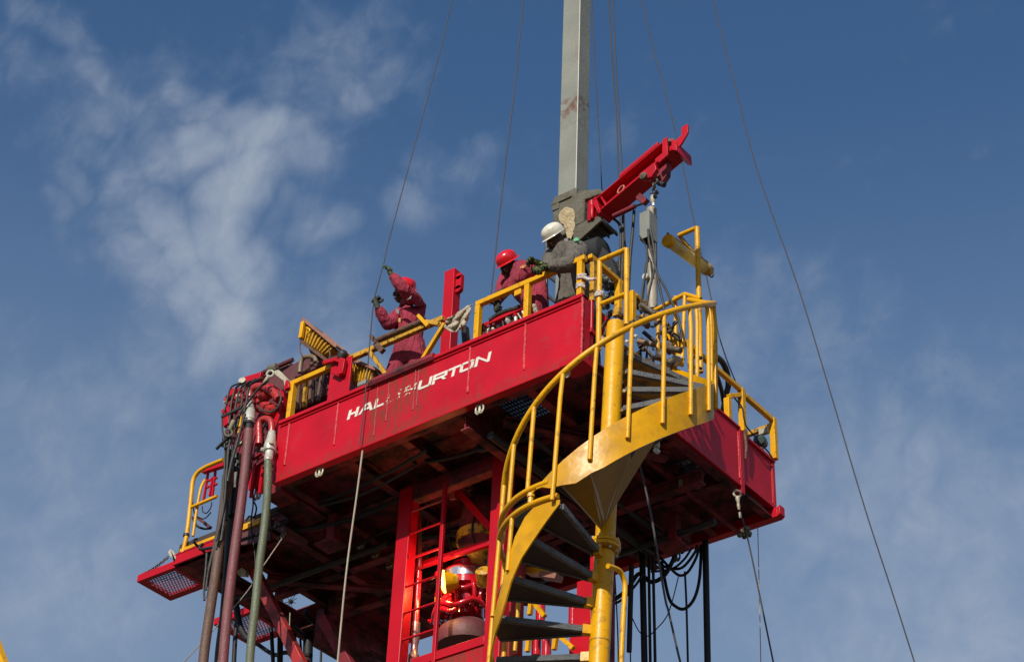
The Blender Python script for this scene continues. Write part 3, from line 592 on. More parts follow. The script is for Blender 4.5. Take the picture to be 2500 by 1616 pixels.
# struts below the platform, left of the tower
s1 = MB(); s1.beam(at(622,1395,y=1.0),at(745,1640,y=1.0),.10,.085,(0,1,0)); tag(s1.build('diagonal_strut', mat('orange_red_paint',(.36,.02,.018),.5,dirt=.9,dirtcol=(.10,.02,.02),dscale=6,thr=(.45,.6)), None, .006), 'worn orange-red diagonal strut behind the green hose', 'strut', 'diagonal struts')
s1 = MB(); s1.beam(at(790,1510,y=1.4),at(862,1640,y=1.4),.10,.085,(0,1,0)); tag(s1.build('diagonal_strut', REDD, None, .006), 'dark red diagonal strut beside the pale rope', 'strut', 'diagonal struts')
b = MB(); b.box((-4.55,1.95,-1.0),(-4.45,2.9,-.63)); b.build('hanger_plate', REDU, pf)
for (x0,y0,x1,y1,rr,yy) in ((688,1450,690,1640,.045,2.2),(752,1480,750,1640,.07,2.4),(770,1500,772,1640,.05,2.5)):
    pass
# black hoses hanging far side, left of tower
gp = 'black hoses hanging below the platform'
for k,(x0,y0,x1,y1,rr,yy,lab) in enumerate(((655,1440,668,1640,.020,2.0,'black hose just right of the green hose'),(684,1440,683,1640,.030,2.1,'thick black hose hanging left of the fan-shaped gap'),(752,1500,750,1640,.050,2.3,'widest black hose bundle, left of the dark red strut'),(733,1560,737,1640,.012,2.3,'thin black hose left of the widest bundle'),(784,1590,780,1640,.012,2.4,'thin black hose near the foot of the dark red strut'),(720,1545,722,1640,.014,2.2,'slim black hose under the hanging cord'))):
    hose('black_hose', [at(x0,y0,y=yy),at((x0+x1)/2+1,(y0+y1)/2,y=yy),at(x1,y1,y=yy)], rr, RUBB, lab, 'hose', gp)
hose('pipe_run', drape([(628,1571,2.2),(669,1597,2.2),(700,1592,2.2),(760,1600,2.2)]), .022, RUBB, 'dark pipe bending under the left wing', 'pipe')
for k in range(3):
    hose('cable', drape([(885+k*10,1592-k*2,2.6),(960+k*8,1625,2.6)]), .006, RUBB, ('upper','middle','lower')[k]+' of three thin dark cables sloping down left of the tower foot', 'cable', 'cables left of the tower foot')
hose('light_rope', drape([(708,1495,1.9),(706,1545,1.9),(704,1600,1.9)]), .005, ROPE, 'thin cord hanging through the gap left of the tower', 'cord')
# spider of wires in the gap
t_ = thing('hub_with_spokes', at(711,1468,y=2.6), 'small dark spoked hub seen against the sky through the gap in the floor', 'hub')
ch = at(710,1468,y=2.6)
b = MB()
for k in range(9): aa = k*2*math.pi/9+.2; b.tube([ch,ch+V((math.cos(aa)*.08,0,math.sin(aa)*.08))],.004,5)
b.build('spoke', RUBB, t_); MB().cyl(ch-V((0,.02,0)),ch+V((0,.02,0)),.02,10).build('centre', RUBB, t_)
# ------------------------------------------------------------------ right underside gear
t_ = thing('hanging_posts', at(1660,1100,x=-.40), 'pair of dark hanging posts with pale ends at the right of the underside', 'posts')
for (a_,b_,c_,d_,xx) in ((1652,1035,1648,1205,-.42),(1665,1045,1665,1190,-.32)):
    p0 = at(c_,d_,x=xx); p1 = V((p0.x,p0.y,ZB+.1)); MB().beam(p0,p1,.035,.045,(0,1,0)).build('post', DARK, t_); 
    MB().beam(p0-V((0,0,.0)),p0+V((0,0,.10)),.038,.048,(0,1,0)).build('pale_end', mat('pale_dirt',(.20,.18,.13),.8), t_)
def rope(name, pts, r_, m, lab, cat='rope', grp=None, k=6): return hose(name, pts, r_, m, lab, cat, grp, 6, k)
rg_ = 'ropes running down from the underside'
sh = at(1800,1205,x=0)
t_ = thing('swivel_shackle', sh, 'brassy swivel shackle under the right corner of the platform', 'shackle')
b = MB(); b.torus(sh, V((.6,-.6,0)), .032, .010, 14, 6); b.build('ring', PIN, t_)
p2 = at(1806,1250,x=0)
b = MB(); b.lathe([(.016,0),(.022,.02),(.012,.05),(.016,.08),(.010,.12)], sh-V((0,0,.03)), (p2-sh), 10); b.build('swivel', PIN, t_)
b = MB(); b.cyl(p2,p2+(p2-sh)*.3,.012,10); b.build('ferrule', PIN, t_)
rope('steel_guy_rope', [p2, at(1828,1325,x=0), at(1893,1640,x=.1)], .008, WIRE, 'dark wire rope running down from the shackle at the right corner', 'rope', rg_)
m_ = at(1818,1300,x=-.1); b = MB(); 
for k in range(9):
    c_ = m_+V((random.uniform(-.05,.05),random.uniform(-.05,.05),random.uniform(-.03,.04))); b.lathe([(.0,-.02),(.02,-.012),(.024,0),(.018,.014),(.0,.02)], c_, V((random.random(),random.random(),1)), 7)
tag(b.build('mud_lump', MUD), 'clod of mud stuck at the end of the angle brace on the right', 'mud')
rope('thin_pale_rope', drape([(1850,1288,2.9),(1854,1450,2.9),(1858,1640,2.9)]), .004, ROPE, 'thin pale cord hanging straight down at the far right', 'cord', rg_)
rope('steel_guy_rope', drape([(1562,1135,1.2),(1590,1260,1.2),(1622,1450,1.2),(1633,1495,1.2),(1657,1600,1.2),(1668,1640,1.2)]), .009, WIRE, 'dark wire rope slanting down right from under the stair gussets', 'rope', rg_)
rope('pale_rope', drape([(885,1100,-.02),(872,1200,-.02),(845,1400,-.03),(822,1640,-.04)]), .008, ROPE, 'pale rope hanging down from the front panel left of the tower', 'rope', rg_)
c_ = at(1562,1125,y=1.2); MB().lathe([(.02,-.06),(.035,-.05),(.04,.03),(.02,.06)], c_, UPV, 12).build('dummy', MUD) if False else None
rope('thin_pale_rope', drape([(698,1300,.5),(640,1385,.3),(590,1460,.3),(440,1625,.3)]), .005, ROPE, 'thin pale rope slanting down to the left behind the hoses', 'rope', rg_)
# black hoses on the right
gr2 = 'black hoses hanging at the right of the stairs'
for (pts, rr, yy, lab) in (
  ([(1722,1320),(1725,1480),(1728,1640)], .030, 2.9, 'thick black hose, rightmost, hanging clear against the sky'),
  ([(1567,1300),(1570,1450),(1574,1640)], .030, 2.6, 'thick black hose between stair rail and two thinner hoses'),
  ([(1583,1310),(1585,1450),(1588,1640)], .014, 2.6, 'left of the two thin black hoses side by side'),
  ([(1593,1310),(1596,1450),(1600,1640)], .014, 2.6, 'right of the two thin black hoses side by side'),
  ([(1542,1380),(1539,1480),(1536,1590)], .024, 2.4, 'black hose ending in mid air right of the yellow stair rail'),
  ([(1672,1395),(1676,1480),(1680,1640)], .010, 2.8, 'slim black hose under the lowest part of the coils'),
  ([(1501,1400),(1508,1540),(1510,1640)], .006, 2.4, 'very thin black cable right behind the yellow stair post'),
  ([(1539,1590),(1540,1640)], .006, 2.4, 'thin black cable below the hose that ends in mid air')):
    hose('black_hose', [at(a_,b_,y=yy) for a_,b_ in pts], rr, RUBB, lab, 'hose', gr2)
loops = (
  ([(1497,1465),(1530,1440),(1560,1400),(1590,1420),(1625,1400),(1655,1340)], .020, 2.7, 'thick dark hose rising from the stair post and sagging to the right'),
  ([(1615,1370),(1632,1455),(1650,1480),(1672,1485),(1695,1460),(1708,1410),(1712,1330)], .015, 2.9, 'deepest black hose loop right of the wire rope'),
  ([(1612,1360),(1640,1390),(1660,1404),(1680,1395),(1700,1360),(1706,1335)], .013, 2.85, 'middle black hose loop below the weathered shackle'),
  ([(1600,1370),(1630,1385),(1665,1385),(1695,1350),(1702,1330)], .013, 2.8, 'shallow black hose loop crossing behind the weathered shackle'),
  ([(1590,1395),(1640,1388),(1670,1365),(1690,1335)], .011, 2.8, 'flattest of the black hose loops'),
  ([(1540,1500),(1560,1540),(1580,1552),(1602,1535),(1632,1495),(1657,1405)], .005, 2.5, 'thin cable loop hanging low between the black hoses'))
for pts, rr, yy, lab in loops: hose('hose_loop', [at(a_,b_,y=yy) for a_,b_ in pts], rr, RUBB, lab, 'hose', 'sagging hose loops under the right side')
hose('hose_loop', drape([(1495,1475,2.5),(1520,1462,2.5),(1550,1430,2.5),(1570,1400,2.5)]), .012, RUBB, 'second dark hose rising from behind the stair post', 'hose', 'sagging hose loops under the right side')
for k,(a_,b_) in enumerate(((1549,1078),(1600,1140))):
    c_ = at(a_+54,b_,y=1.0) if k == 0 else at(1595,1150,y=1.2)
MB().cyl(at(1603,1070,y=1.0),at(1604,1098,y=1.0),.022,12).build('x', PIN) if False else None
c_ = at(1603,1085,y=1.0); t_ = thing('pulley_block', c_, 'pale small pulley block hanging behind the stair stringer', 'pulley')
MB().box((c_.x-.02,c_.y-.02,c_.z-.03),(c_.x+.02,c_.y+.02,c_.z+.08)).build('body', PIN, t_, .003); MB().cyl(c_-V((0,.02,.06)),c_+V((0,.02,-.06)),.022,12).build('wheel', STEEL, t_)
# ------------------------------------------------------------------ spiral stair
SP = V((.270,.038,-.996)); SA = V((.016,.037,.999)).normalized()
E1 = V((1,0,0)); E1 = (E1-SA*SA.dot(E1)).normalized(); E2 = SA.cross(E1)
SR = .769
def sx_(deg, z, r=SR):
    t = math.radians(deg); return SP+(E1*math.cos(t)+E2*math.sin(t))*r+SA*z
def hz(deg): return -1.381+.198*(deg-277.8)/18.85     # bottom of the balusters on the upper helix
st = thing('spiral_staircase', SP+SA*-3, 'yellow spiral staircase winding round a thick yellow post in front of the platform', 'staircase')
MB().lathe([(.070,-3.9),(.0745,-3.9),(.0745,-1.47),(.070,-1.465)], SP, SA, 32).build('centre_post', YEL, st)
MB().lathe([(.0745,-1.36),(.0745,.60),(.068,.635),(.04,.655)], SP, SA, 32).build('centre_post', YEL, st)
b = MB(); b.lathe([(.076,-1.445),(.115,-1.44),(.118,-1.425),(.115,-1.412),(.076,-1.41)], SP, SA, 32); b.lathe([(.076,-1.408),(.115,-1.405),(.118,-1.392),(.115,-1.378),(.076,-1.375)], SP, SA, 32)
fl = b.build('flange', YEL, st)
b = MB()
for k in range(8):
    p = sx_(k*45+15,-1.455,.098); b.lathe([(.012,-.016),(.012,.0),(.006,.002),(.006,.085),(.012,.087),(.012,.1)], p, SA, 6, False)
b.build('bolt', PIN, fl)
MB().lathe([(.078,-2.2),(.078,-2.19)], SP, SA, 32).build('weld_band', YELW, st)
# treads
def sector(b, d0, d1, r0, r1, z0, z1, n=6):
    vs = []; m_ = n+1
    for z in (z0, z1):
        for r in (r0, r1):
            for k in range(m_): vs.append(sx_(d0+(d1-d0)*k/n, z, r))
    A_, B_, C_, D_ = 0, m_, 2*m_, 3*m_; fs = []
    for k in range(n):
        fs += [(A_+k,A_+k+1,B_+k+1,B_+k),(C_+k,D_+k,D_+k+1,C_+k+1),(B_+k,B_+k+1,D_+k+1,D_+k),(A_+k,C_+k,C_+k+1,A_+k+1)]
    fs += [(A_,B_,D_,C_),(A_+n,C_+n,D_+n,B_+n)]
    return b.add(vs, fs)
def tread(deg, z, lower, r1=.745):
    """wedge tread whose back edge lies at deg"""
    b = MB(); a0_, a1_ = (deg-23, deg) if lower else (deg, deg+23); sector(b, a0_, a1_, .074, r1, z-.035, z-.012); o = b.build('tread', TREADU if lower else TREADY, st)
    b = MB(); sector(b, a0_, a1_, .08, r1, z-.010, z-.002)
    p0 = sx_(deg, z-.018, .10); p1 = sx_(deg, z-.018, r1-.01); b.beam(p0, p1, .030, .044, SA)
    o_ = a0_ if lower else a1_; p0 = sx_(o_, z-.018, .10); p1 = sx_(o_, z-.018, r1-.01); b.beam(p0, p1, .026, .044, SA)
    b.build('tread_grating', GRATE, o)
    if lower: MB().beam(sx_(deg-2,z-.02,.06), sx_(deg-2,z-.02,.13),.05,.07,SA).build('tread_lug', YEL, o)
k = 0
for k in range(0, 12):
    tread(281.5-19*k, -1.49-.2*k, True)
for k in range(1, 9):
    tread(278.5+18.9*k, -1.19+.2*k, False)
sector(b := MB(), 83, 118, .10, .80, .46, .495); b.build('landing_plate', TREADY, st)
# stringers
def strip(name, degs, zt, zb_, r=SR, th=.012, m=YELD, par=st):
    b = MB(); vs = []
    for dg, a_, c_ in zip(degs, zt, zb_):
        vs += [sx_(dg,a_,r), sx_(dg,c_,r), sx_(dg,c_,r+th), sx_(dg,a_,r+th)]
    n_ = len(degs); fs = []; sm = []
    for i in range(n_-1):
        for j in range(4): fs.append((i*4+j, i*4+(j+1)%4, (i+1)*4+(j+1)%4, (i+1)*4+j)); sm.append(j in (0,2))
    fs += [(0,1,2,3),((n_-1)*4+3,(n_-1)*4+2,(n_-1)*4+1,(n_-1)*4)]; sm += [False,False]
    b.add(vs, fs, sm); return b.build(name, m, par)
dg = [263,266,270,275,282,290,298]+list(range(304,455,6))
def ztop(d): return -1.17+(d-280)*.01105
def zbot(d): return max(-1.36, -1.36+(d-291)*.01105) if d < 300 else -1.36+(d-293)*.01105
zt = [min(ztop(d), -1.33+(d-262)*.012 if d < 272 else 9) for d in dg]
zb_ = [(-1.33 if d < 272 else zbot(d)) for d in dg]
strip('outer_stringer', dg, [z for z in zt], zb_)
dl = [281,278,274,270,264,258,250,242,234,226]+list(range(220,60,-8))
zt2 = [float(np.interp(d, [200,238,241,244,248,254,258,262,282], [-2.40,-1.98,-1.89,-1.78,-1.66,-1.56,-1.51,-1.465,-1.465]))-(max(0,200-d))*.0106 for d in dl]
zb2 = [float(np.interp(d, [200,242,246,254,266,281], [-2.68,-2.20,-2.07,-1.89,-1.74,-1.50]))-(max(0,200-d))*.0106 for d in dl]
strip('outer_stringer', dl, zt2, zb2, r=.752)
# handrails
MB().tube([sx_(d, hz(d)+1.019) for d in range(436,222,-5)]+[sx_(219,-.99),sx_(214,-1.08),sx_(209,-1.20),sx_(207,-1.30),sx_(209,-1.36)], .0235, 12).build('handrail', YEL, st)
MB().tube([sx_(209,-1.30)]+[sx_(d,-1.30,SR+.0) for d in range(214,278,4)], .0225, 12).build('ring_rail', YEL, st)
MB().tube([sx_(d,-1.435,SR+.0) for d in range(200,283,4)], .0225, 12).build('ring_rail', YEL, st)
for i in range(-4, 10):
    d = 277.8+18.85*i; top = sx_(d, hz(d)+1.01); 
    if i >= 0: bot = sx_(d, hz(d)+(.0 if i else -.10), SR+.026); bot2 = bot; pts = [top, top-SA*.05, sx_(d,hz(d)+.8,SR+.012), bot]
    elif i > -4: pts = [sx_(d, hz(d)+1.01), sx_(d,-1.30)]
    else: continue
    MB().tube(pts, .0175, 10).build('baluster', YEL, st)
    if i >= 0: MB().cyl(bot-SA*.001, bot+SA*.01, .0135, 10).build('tube_end', DARK, st) if False else None
for d, l_ in ((246,.44),(222,.64),(199,.62),(180,.62)):
    MB().tube([sx_(d,-1.44),sx_(d,-1.44-l_)], .0175, 10).build('baluster', YEL, st)
for d,l_ in ((217,.55),(190,.55)):
    MB().tube([sx_(d,-2.03),sx_(d,-2.03-l_)], .0175, 10).build('baluster', YEL, st)
MB().lathe([(.02,0),(.02,.05),(.028,.05),(.028,.075),(.0,.08)], sx_(262,-1.42), SA, 8, False).build('stud', YEL, st)
# cone of gusset plates carrying the upper flight
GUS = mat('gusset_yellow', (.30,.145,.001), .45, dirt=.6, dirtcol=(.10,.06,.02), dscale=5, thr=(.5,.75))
def gus(d0, d1, zt0, zt1, dz0, z_low, m=GUS, nm='gusset_plate'):
    a_ = sx_(d0, zt0, SR-.005); b__ = sx_(d1, zt1, SR-.005); c_ = sx_(d0, z_low, .078); d_ = sx_(d1, z_low+dz0, .078)
    nrm_ = (b__-a_).cross(c_-a_).normalized()*.008
    bb = MB(); bb.prism([a_, b__, d_, c_], nrm_); o = bb.build(nm, m, st)
    bb = MB(); bb.tube([a_+nrm_*.5, c_+nrm_*.5], .006, 6); bb.build('plate_edge', mat('pale_edge',(.38,.27,.12),.5) if 'pale_edge' not in MATS else MATS['pale_edge'], o)
gus(281,297,-1.345,-1.27,.04,-1.31)
gus(297,319,-1.27,-1.02,.05,-1.27)
gus(319,335,-1.02,-.85,.28,-1.22)
# ladder-like yellow grab rail on the right of the post
t_ = thing('yellow_grab_rail', at(1530,1400,y=.6), 'slim yellow rail with a bent top behind the stair post', 'rail')
MB().tube(spline(pl([(1484,1381),(1510,1391),(1521,1408),(1526,1430),(1524,1470),(1520,1540),(1516,1640)], x=.45),5), .019, 10).build('tube', YEL, t_)
# ------------------------------------------------------------------ guard rails
def sq(name, p0, p1, w_, m, par, up=(0,0,1), bev=.004): return MB().beam(p0,p1,w_,w_,up).build(name, m, par, bev)
HR = .41
X0, X1 = at(1163,745,y=0).x, at(1419,630,y=0).x
fr = thing('front_guard_rail', ((X0+X1)/2,.02,0), 'yellow square tube guard rail on the right part of the front, where the men lean', 'guard rail')
sq('top_rail', (X0-.02,.03,HR),(X1+.025,.03,HR), .048, YEL, fr)
for px_, py_ in ((1165,835),(1287,773),(1417,720)):
    x = at(px_,py_-15,y=.03).x; MB().beam((x,.03,HR-.024),(x,.03,0),.05,.05,(0,1,0)).build('post', YEL, fr, .004)
p = at(1270,715,y=.02); MB().box((p.x-.05,.0,p.z-.025),(p.x+.02,.02,p.z+.03)).build('clip_plate', YEL, fr, .003)
x = at(1417,718,y=.03).x; MB().box((x-.028,.002,.0),(x+.028,.058,.03)).build('rusty_foot', RUST, fr)
# taped bandages
def wrap(p, s, lab, m=TAPE):
    b = MB(); n_ = 9
    for j in range(3):
        pts = [V(p)+V((math.cos(2*math.pi*i/n_)*s*(1+random.uniform(-.1,.2)), math.sin(2*math.pi*i/n_)*s, (j-1)*.014+random.uniform(-.008,.008))) for i in range(n_)]
        b.tube(pts, .011, 6, closed=True)
    return tag(b.build('tape_wrap', m, None), lab, 'tape', 'dirty tape wraps on the yellow rails')
wrap(at(1420,680,y=.03), .034, 'dirty white and orange tape wrap round the corner post behind the leaning man')
wrap(at(1417,700,y=.03), .031, 'small grey-white smear of tape just below the orange one on the corner post')
wrap(at(1463,721,y=-.02), .030, 'white tape knot on the left leg of the tall gate frame')
b = MB(); pts = spline(drape([(1424,676,.0),(1434,681,.02),(1446,682,.03),(1458,680,0)]),4); b.tube(pts,.014,6); tag(b.build('tape_strip', TAPE), 'twisted tape strip bridging the corner post and the gate frame', 'tape')
# second corner post and side rail
sr = thing('side_guard_rail', (0,1.4,0), 'yellow guard rail running back along the right side of the platform', 'guard rail')
sq('post', (0,.13,.02),(0,.13,.44), .042, YELW, sr, (1,0,0))
def yb_(px_, py_, x=0): return at(px_,py_,x=x)
ya = at(1810,950,x=0).y; y2 = at(1886,1032,x=0).y
sq('top_rail', (0,.08,.46),(0,at(1517,704,x=0).y,.46), .042, YEL, sr)
sq('top_rail', (0,at(1550,715,x=0).y,.46),(0,at(1600,752,x=0).y,.46), .042, YELW, sr)
sq('top_rail', (0,at(1626,790,x=0).y,.43),(0,ya,.45), .042, YEL, sr)
sq('post', (0,at(1510,705,x=0).y-.0,.46),(0,at(1510,705,x=0).y,.14), .05, YEL, sr, (1,0,0))
sq('post', (0,at(1543,712,x=0).y,.47),(0,at(1543,712,x=0).y,.15), .055, YEL, sr, (1,0,0))
sq('post', (0,ya,.46),(0,ya,.0), .055, YEL, sr, (1,0,0))
p = at(1782,1000,x=0); sq('post', (-.02,p.y,.25),(-.02,p.y,.0), .055, YEL, sr, (1,0,0))
sq('brace', (-.01,p.y,.27),(0,ya,.40), .04, YEL, sr)
sq('cap', (-.03,p.y,.28),(-.16,p.y,.34), .04, YELW, sr) if False else None
rr = thing('rear_guard_rail', (0,2.7,0), 'yellow guard rail round the far right corner of the platform', 'guard rail')
yc = 2.96
sq('top_rail', (0,ya+.05,.42),(0,yc,.42), .045, YEL, rr)
MB().beam((0,yc,.44),(0,yc,.0),.055,.055,(1,0,0)).build('post', YEL, rr, .004)
sq('mid_rail', (0,yc-.01,.36),(-.42,yc-.01,.36), .045, YELW, rr)
# far corner lamp
t_ = thing('corner_floodlight', at(1857,1075,x=-.1), 'small dark green lamp with a pale hood inside the far right rail corner', 'lamp')
c_ = at(1857,1078,x=-.08); b = MB(); b.lathe([(.02,-.06),(.05,-.05),(.062,-.01),(.055,.04),(.03,.06)], c_, V((.3,-.5,-.2)), 14); b.build('body', mat('dark_green',(.03,.06,.05),.4), t_)
b = MB(); b.torus(c_, V((.8,-.5,0)), .068,.006,16,5); b.build('yoke', RUST, t_)
c2_ = at(1866,1053,x=-.08); MB().box(c2_-V((.05,.02,.03)),c2_+V((.05,.02,.03))).build('hood', PIN, t_, .004)
c2_ = at(1857,1098,x=-.05); MB().lathe([(.02,-.02),(.03,0),(.02,.02)], c2_, UPV, 10).build('base', RUST, t_)
hose('draped_cable', spline(drape([(1785,960,0),(1800,980,.0),(1812,995,.02),(1816,1020,.03),(1822,1040,.03),(1840,1062,.03),(1858,1085,.03),(1875,1102,.02),(1888,1122,.03)],'x'),3), .007, RUBB, 'thin black cable draped from the right side rail to the far corner', 'cable')
for k,(a_,b_) in enumerate(((1822,1075),(1822,1095),(1818,1115))):
    pass
b = MB(); b.tube(drape([(1818,1050,.02),(1822,1090,.02),(1820,1120,.02)],'x'),[.02,.014,.008],8); tag(b.build('rusty_turnbuckle', RUST), 'rusty turnbuckle hung on the outer face at the right corner post', 'turnbuckle')
# gate frame over the stair post
gf = thing('gate_frame', (.25,-.02,0), 'tall yellow gate frame standing at the head of the spiral stair', 'gate')
YG = -.02
g0, g1 = at(1464,638,y=YG), at(1530,608,y=YG); zt_ = (g0.z+g1.z)/2
b0 = at(1453,905,y=YG); b1 = at(1513,800,y=YG)
MB().tube([V((g0.x,YG,zt_)),V((g0.x,YG,-.62))], .0225, 12).build('upright', YEL, gf)
MB().tube([V((g1.x,YG,zt_)),V((g1.x,YG,b1.z))], .0225, 12).build('upright', YEL, gf)
MB().tube([V((g0.x,YG,zt_)),V((g1.x,YG,zt_))], .0225, 12).build('top_bar', YEL, gf)
zm = at(1495,731,y=YG).z; MB().tube([V((g0.x,YG,zm)),V((g1.x,YG,zm))], .0195, 12).build('mid_bar', YEL, gf)
# landing rail behind the curved handrail
t_ = thing('landing_rail', at(1672,718,z=.32), 'short straight yellow rail behind the top of the curved stair rail', 'guard rail')
MB().tube([at(1560,778,y=.82),at(1620,747,y=.82),at(1672,718,y=.82),at(1711,730,x=.6)], .020, 10).build('tube', YEL, t_)
MB().tube([at(1672,720,y=.82),at(1665,893,y=.82)], .017, 10).build('post', YEL, t_)
# left guard rail with braces
lf = thing('left_guard_rail', (-2.4,.03,0), 'worn yellow guard rail with slanting braces on the left part of the front', 'guard rail')
A_ = at(718,934,y=.03); B_ = at(1072,784,y=.03); ZL = (A_.z+B_.z)/2
MB().beam((A_.x-.03,.03,ZL),(at(812,885,y=.03).x,.03,ZL),.045,.05).build('top_rail', YEL, lf, .004)
MB().beam((at(855,868,y=.03).x,.03,ZL),(B_.x+.05,.03,ZL),.045,.05).build('top_rail', YELW, lf, .004)
MB().beam((A_.x,.03,ZL),(A_.x,.03,.0),.05,.06,(0,1,0)).build('post', YEL, lf, .004)
for (a_,b_,c_,d_) in ((903,858,946,920),(1086,790,1022,895)):
    MB().beam(at(a_,b_,y=.02),at(c_,d_,y=.02),.035,.04,(0,1,0)).build('slanting_brace', YELW if a_ < 1000 else YEL, lf, .004)
MB().tube(pl([(918,832),(1038,781)], y=.0), .026, 12).build('roller', RUST, lf)
MB().beam(at(906,820,y=0),at(920,838,y=0),.03,.04,(0,1,0)).build('roller_bracket', RUST, lf, .003)
MB().beam(at(918,838,y=.01),at(935,858,y=.01),.05,.04,(0,1,0)).build('roller_bracket', RUST, lf, .003)
MB().beam(at(1022,771,y=-.01),at(1046,797,y=-.01),.03,.04,(0,1,0)).build('roller_bracket', YEL, lf, .003)
MB().beam(at(1040,786,y=.0),at(1072,792,y=.0),.035,.04,(0,1,0)).build('roller_bracket', YELW, lf, .003)
MB().torus(at(1072,791,y=-.005),V((0,1,0)),.016,.006,12,6).build('pin_eye', YELW, lf)
# rag hanging over the rail
n_ = 16
bm = bmesh.new(); grid = []
out = [(1085,779),(1118,757),(1154,742)]
c00, c10 = at(1090,778,y=-.03), at(1156,742,y=-.03)
for i in range(n_+1):
    row = []
    for j in range(n_+1):
        u_, v_ = i/n_, j/n_
        ptx = 1092+62*u_-v_*(8 if u_ < .5 else 8+16*(u_-.5)); 
        bot = (798+14*math.sin(math.pi*min(1,u_*1.25)) if u_ < .8 else 812-(u_-.8)*120)
        top_ = 778-36*u_
        pty = top_+(bot-top_)*v_
        p = at(ptx, pty, y=-.035-.02*math.sin(u_*14+v_*5)-.012*math.sin(v_*17+u_*9))
        row.append(bm.verts.new(p))
    grid.append(row)
for i in range(n_):
    for j in range(n_): f = bm.faces.new((grid[i][j],grid[i+1][j],grid[i+1][j+1],grid[i][j+1])); f.smooth = True
me = bpy.data.meshes.new('rag'); bm.to_mesh(me); bm.free(); me.materials.append(RAG); o = bpy.data.objects.new('rag', me); COL.objects.link(o)
sd = o.modifiers.new('s','SOLIDIFY'); sd.thickness = .006
tx = bpy.data.textures.new('folds','CLOUDS'); tx.noise_scale = .05; dm = o.modifiers.new('d','DISPLACE'); dm.texture = tx; dm.strength = .03; dm.texture_coords = 'GLOBAL'
tag(o, 'dirty white rag draped over the yellow rail beside the red post', 'rag')
# red upright with eye, behind the rail
t_ = thing('red_upright', at(1110,850,y=.32), 'tall red square post with a rounded lug, between two of the men', 'post')
p0 = at(1106,665,y=.32); p1 = V((p0.x+.02,p0.y,-.49)); MB().beam(p0,p1,.115,.10,(0,1,0)).build('column', RED, t_, .006)
c_ = p0+V((.085,.0,-.16)); b = MB(); b.beam(c_+V((0,0,.07)),c_+V((0,0,-.07)),.07,.04,(0,1,0)); b.lathe([(.035,-.02),(.035,.02)], c_+V((0,0,.07)), V((0,1,0)), 14); b.lathe([(.035,-.02),(.035,.02)], c_-V((0,0,.07)), V((0,1,0)), 14); b.build('lug', RED, t_)
# red plate with red bracket and black cap
t_ = thing('red_end_plate', at(830,930,y=0), 'upright red plate with a crooked bracket between the two floodlights', 'plate')
q = pl([(797,983),(850,959),(860,866),(809,890)], y=-.005); MB().prism(q,(0,.02,0)).build('plate', REDF, t_, .003)
b = MB(); b.beam(at(790,886,y=-.03),at(822,878,y=-.03),.04,.03,(0,1,0)); b.beam(at(820,876,y=-.03),at(842,884,y=-.03),.05,.04,(0,1,0)); b.beam(at(838,882,y=-.04),at(832,915,y=-.04),.07,.04,(0,1,0)); b.beam(at(832,915,y=-.04),at(812,905,y=-.04),.05,.03,(0,1,0)); b.build('crooked_bracket', RED, t_, .004)
b = MB(); c_ = at(836,868,y=-.02); b.lathe([(.0,-.06),(.035,-.045),(.05,-.01),(.045,.03),(.02,.05),(.0,.055)], c_, V((.5,0,.8)), 14); b.beam(at(805,876,y=-.02),at(825,872,y=-.02),.03,.02,(0,1,0)); b.build('black_cap', DARK, t_)
# ------------------------------------------------------------------ mast
MY = .90
xl, xr = at(1362,460,y=MY).x, at(1406.5,460,y=MY).x
DEP = .185
ms = thing('grey_mast', ((xl+xr)/2,MY+.1,-.5), 'tall grey square steel mast rising out of the top of the picture', 'mast')
GM = mat('mast_grey', (.205,.21,.175), .55, dirt=.8, dirtcol=(.19,.13,.07), dscale=5, thr=(.58,.72), bump=.15, streak=True)
n = GM.node_tree.nodes; l = GM.node_tree.links; bs = n['Principled BSDF']; src = bs.inputs['Base Color'].links[0].from_socket
g2 = n.new('ShaderNodeTexCoord'); sx = n.new('ShaderNodeSeparateXYZ'); l.new(g2.outputs['Object'], sx.inputs[0])
def bandz(inp, a, b_, c, d):
    r1 = n.new('ShaderNodeMapRange'); l.new(inp, r1.inputs['Value']); r1.inputs['From Min'].default_value = a; r1.inputs['From Max'].default_value = b_
    r2 = n.new('ShaderNodeMapRange'); l.new(inp, r2.inputs['Value']); r2.inputs['From Min'].default_value = d; r2.inputs['From Max'].default_value = c
    m_ = n.new('ShaderNodeMath'); m_.operation = 'MULTIPLY'; l.new(r1.outputs[0], m_.inputs[0]); l.new(r2.outputs[0], m_.inputs[1]); return m_.outputs[0]
zc_ = at(1385,255,y=MY).z
bz = bandz(sx.outputs['Z'], zc_-.35, zc_-.05, zc_+.03, zc_+.10)
nz = n.new('ShaderNodeTexNoise'); nz.inputs['Scale'].default_value = 13; nz.inputs['Detail'].default_value = 8; l.new(g2.outputs['Object'], nz.inputs['Vector'])
r3 = n.new('ShaderNodeMapRange'); l.new(nz.outputs['Fac'], r3.inputs['Value']); r3.inputs['From Min'].default_value = .45; r3.inputs['From Max'].default_value = .62
m5 = n.new('ShaderNodeMath'); m5.operation = 'MULTIPLY'; l.new(bz, m5.inputs[0]); l.new(r3.outputs[0], m5.inputs[1])
mi = n.new('ShaderNodeMix'); mi.data_type = 'RGBA'; l.new(m5.outputs[0], mi.inputs['Factor']); l.new(src, mi.inputs[6]); mi.inputs[7].default_value = (.13,.06,.035,1); l.new(mi.outputs[2], bs.inputs['Base Color'])
MB().box((xl,MY,-.49),(xr,MY+DEP,7.5)).build('column', GM, ms, .008)
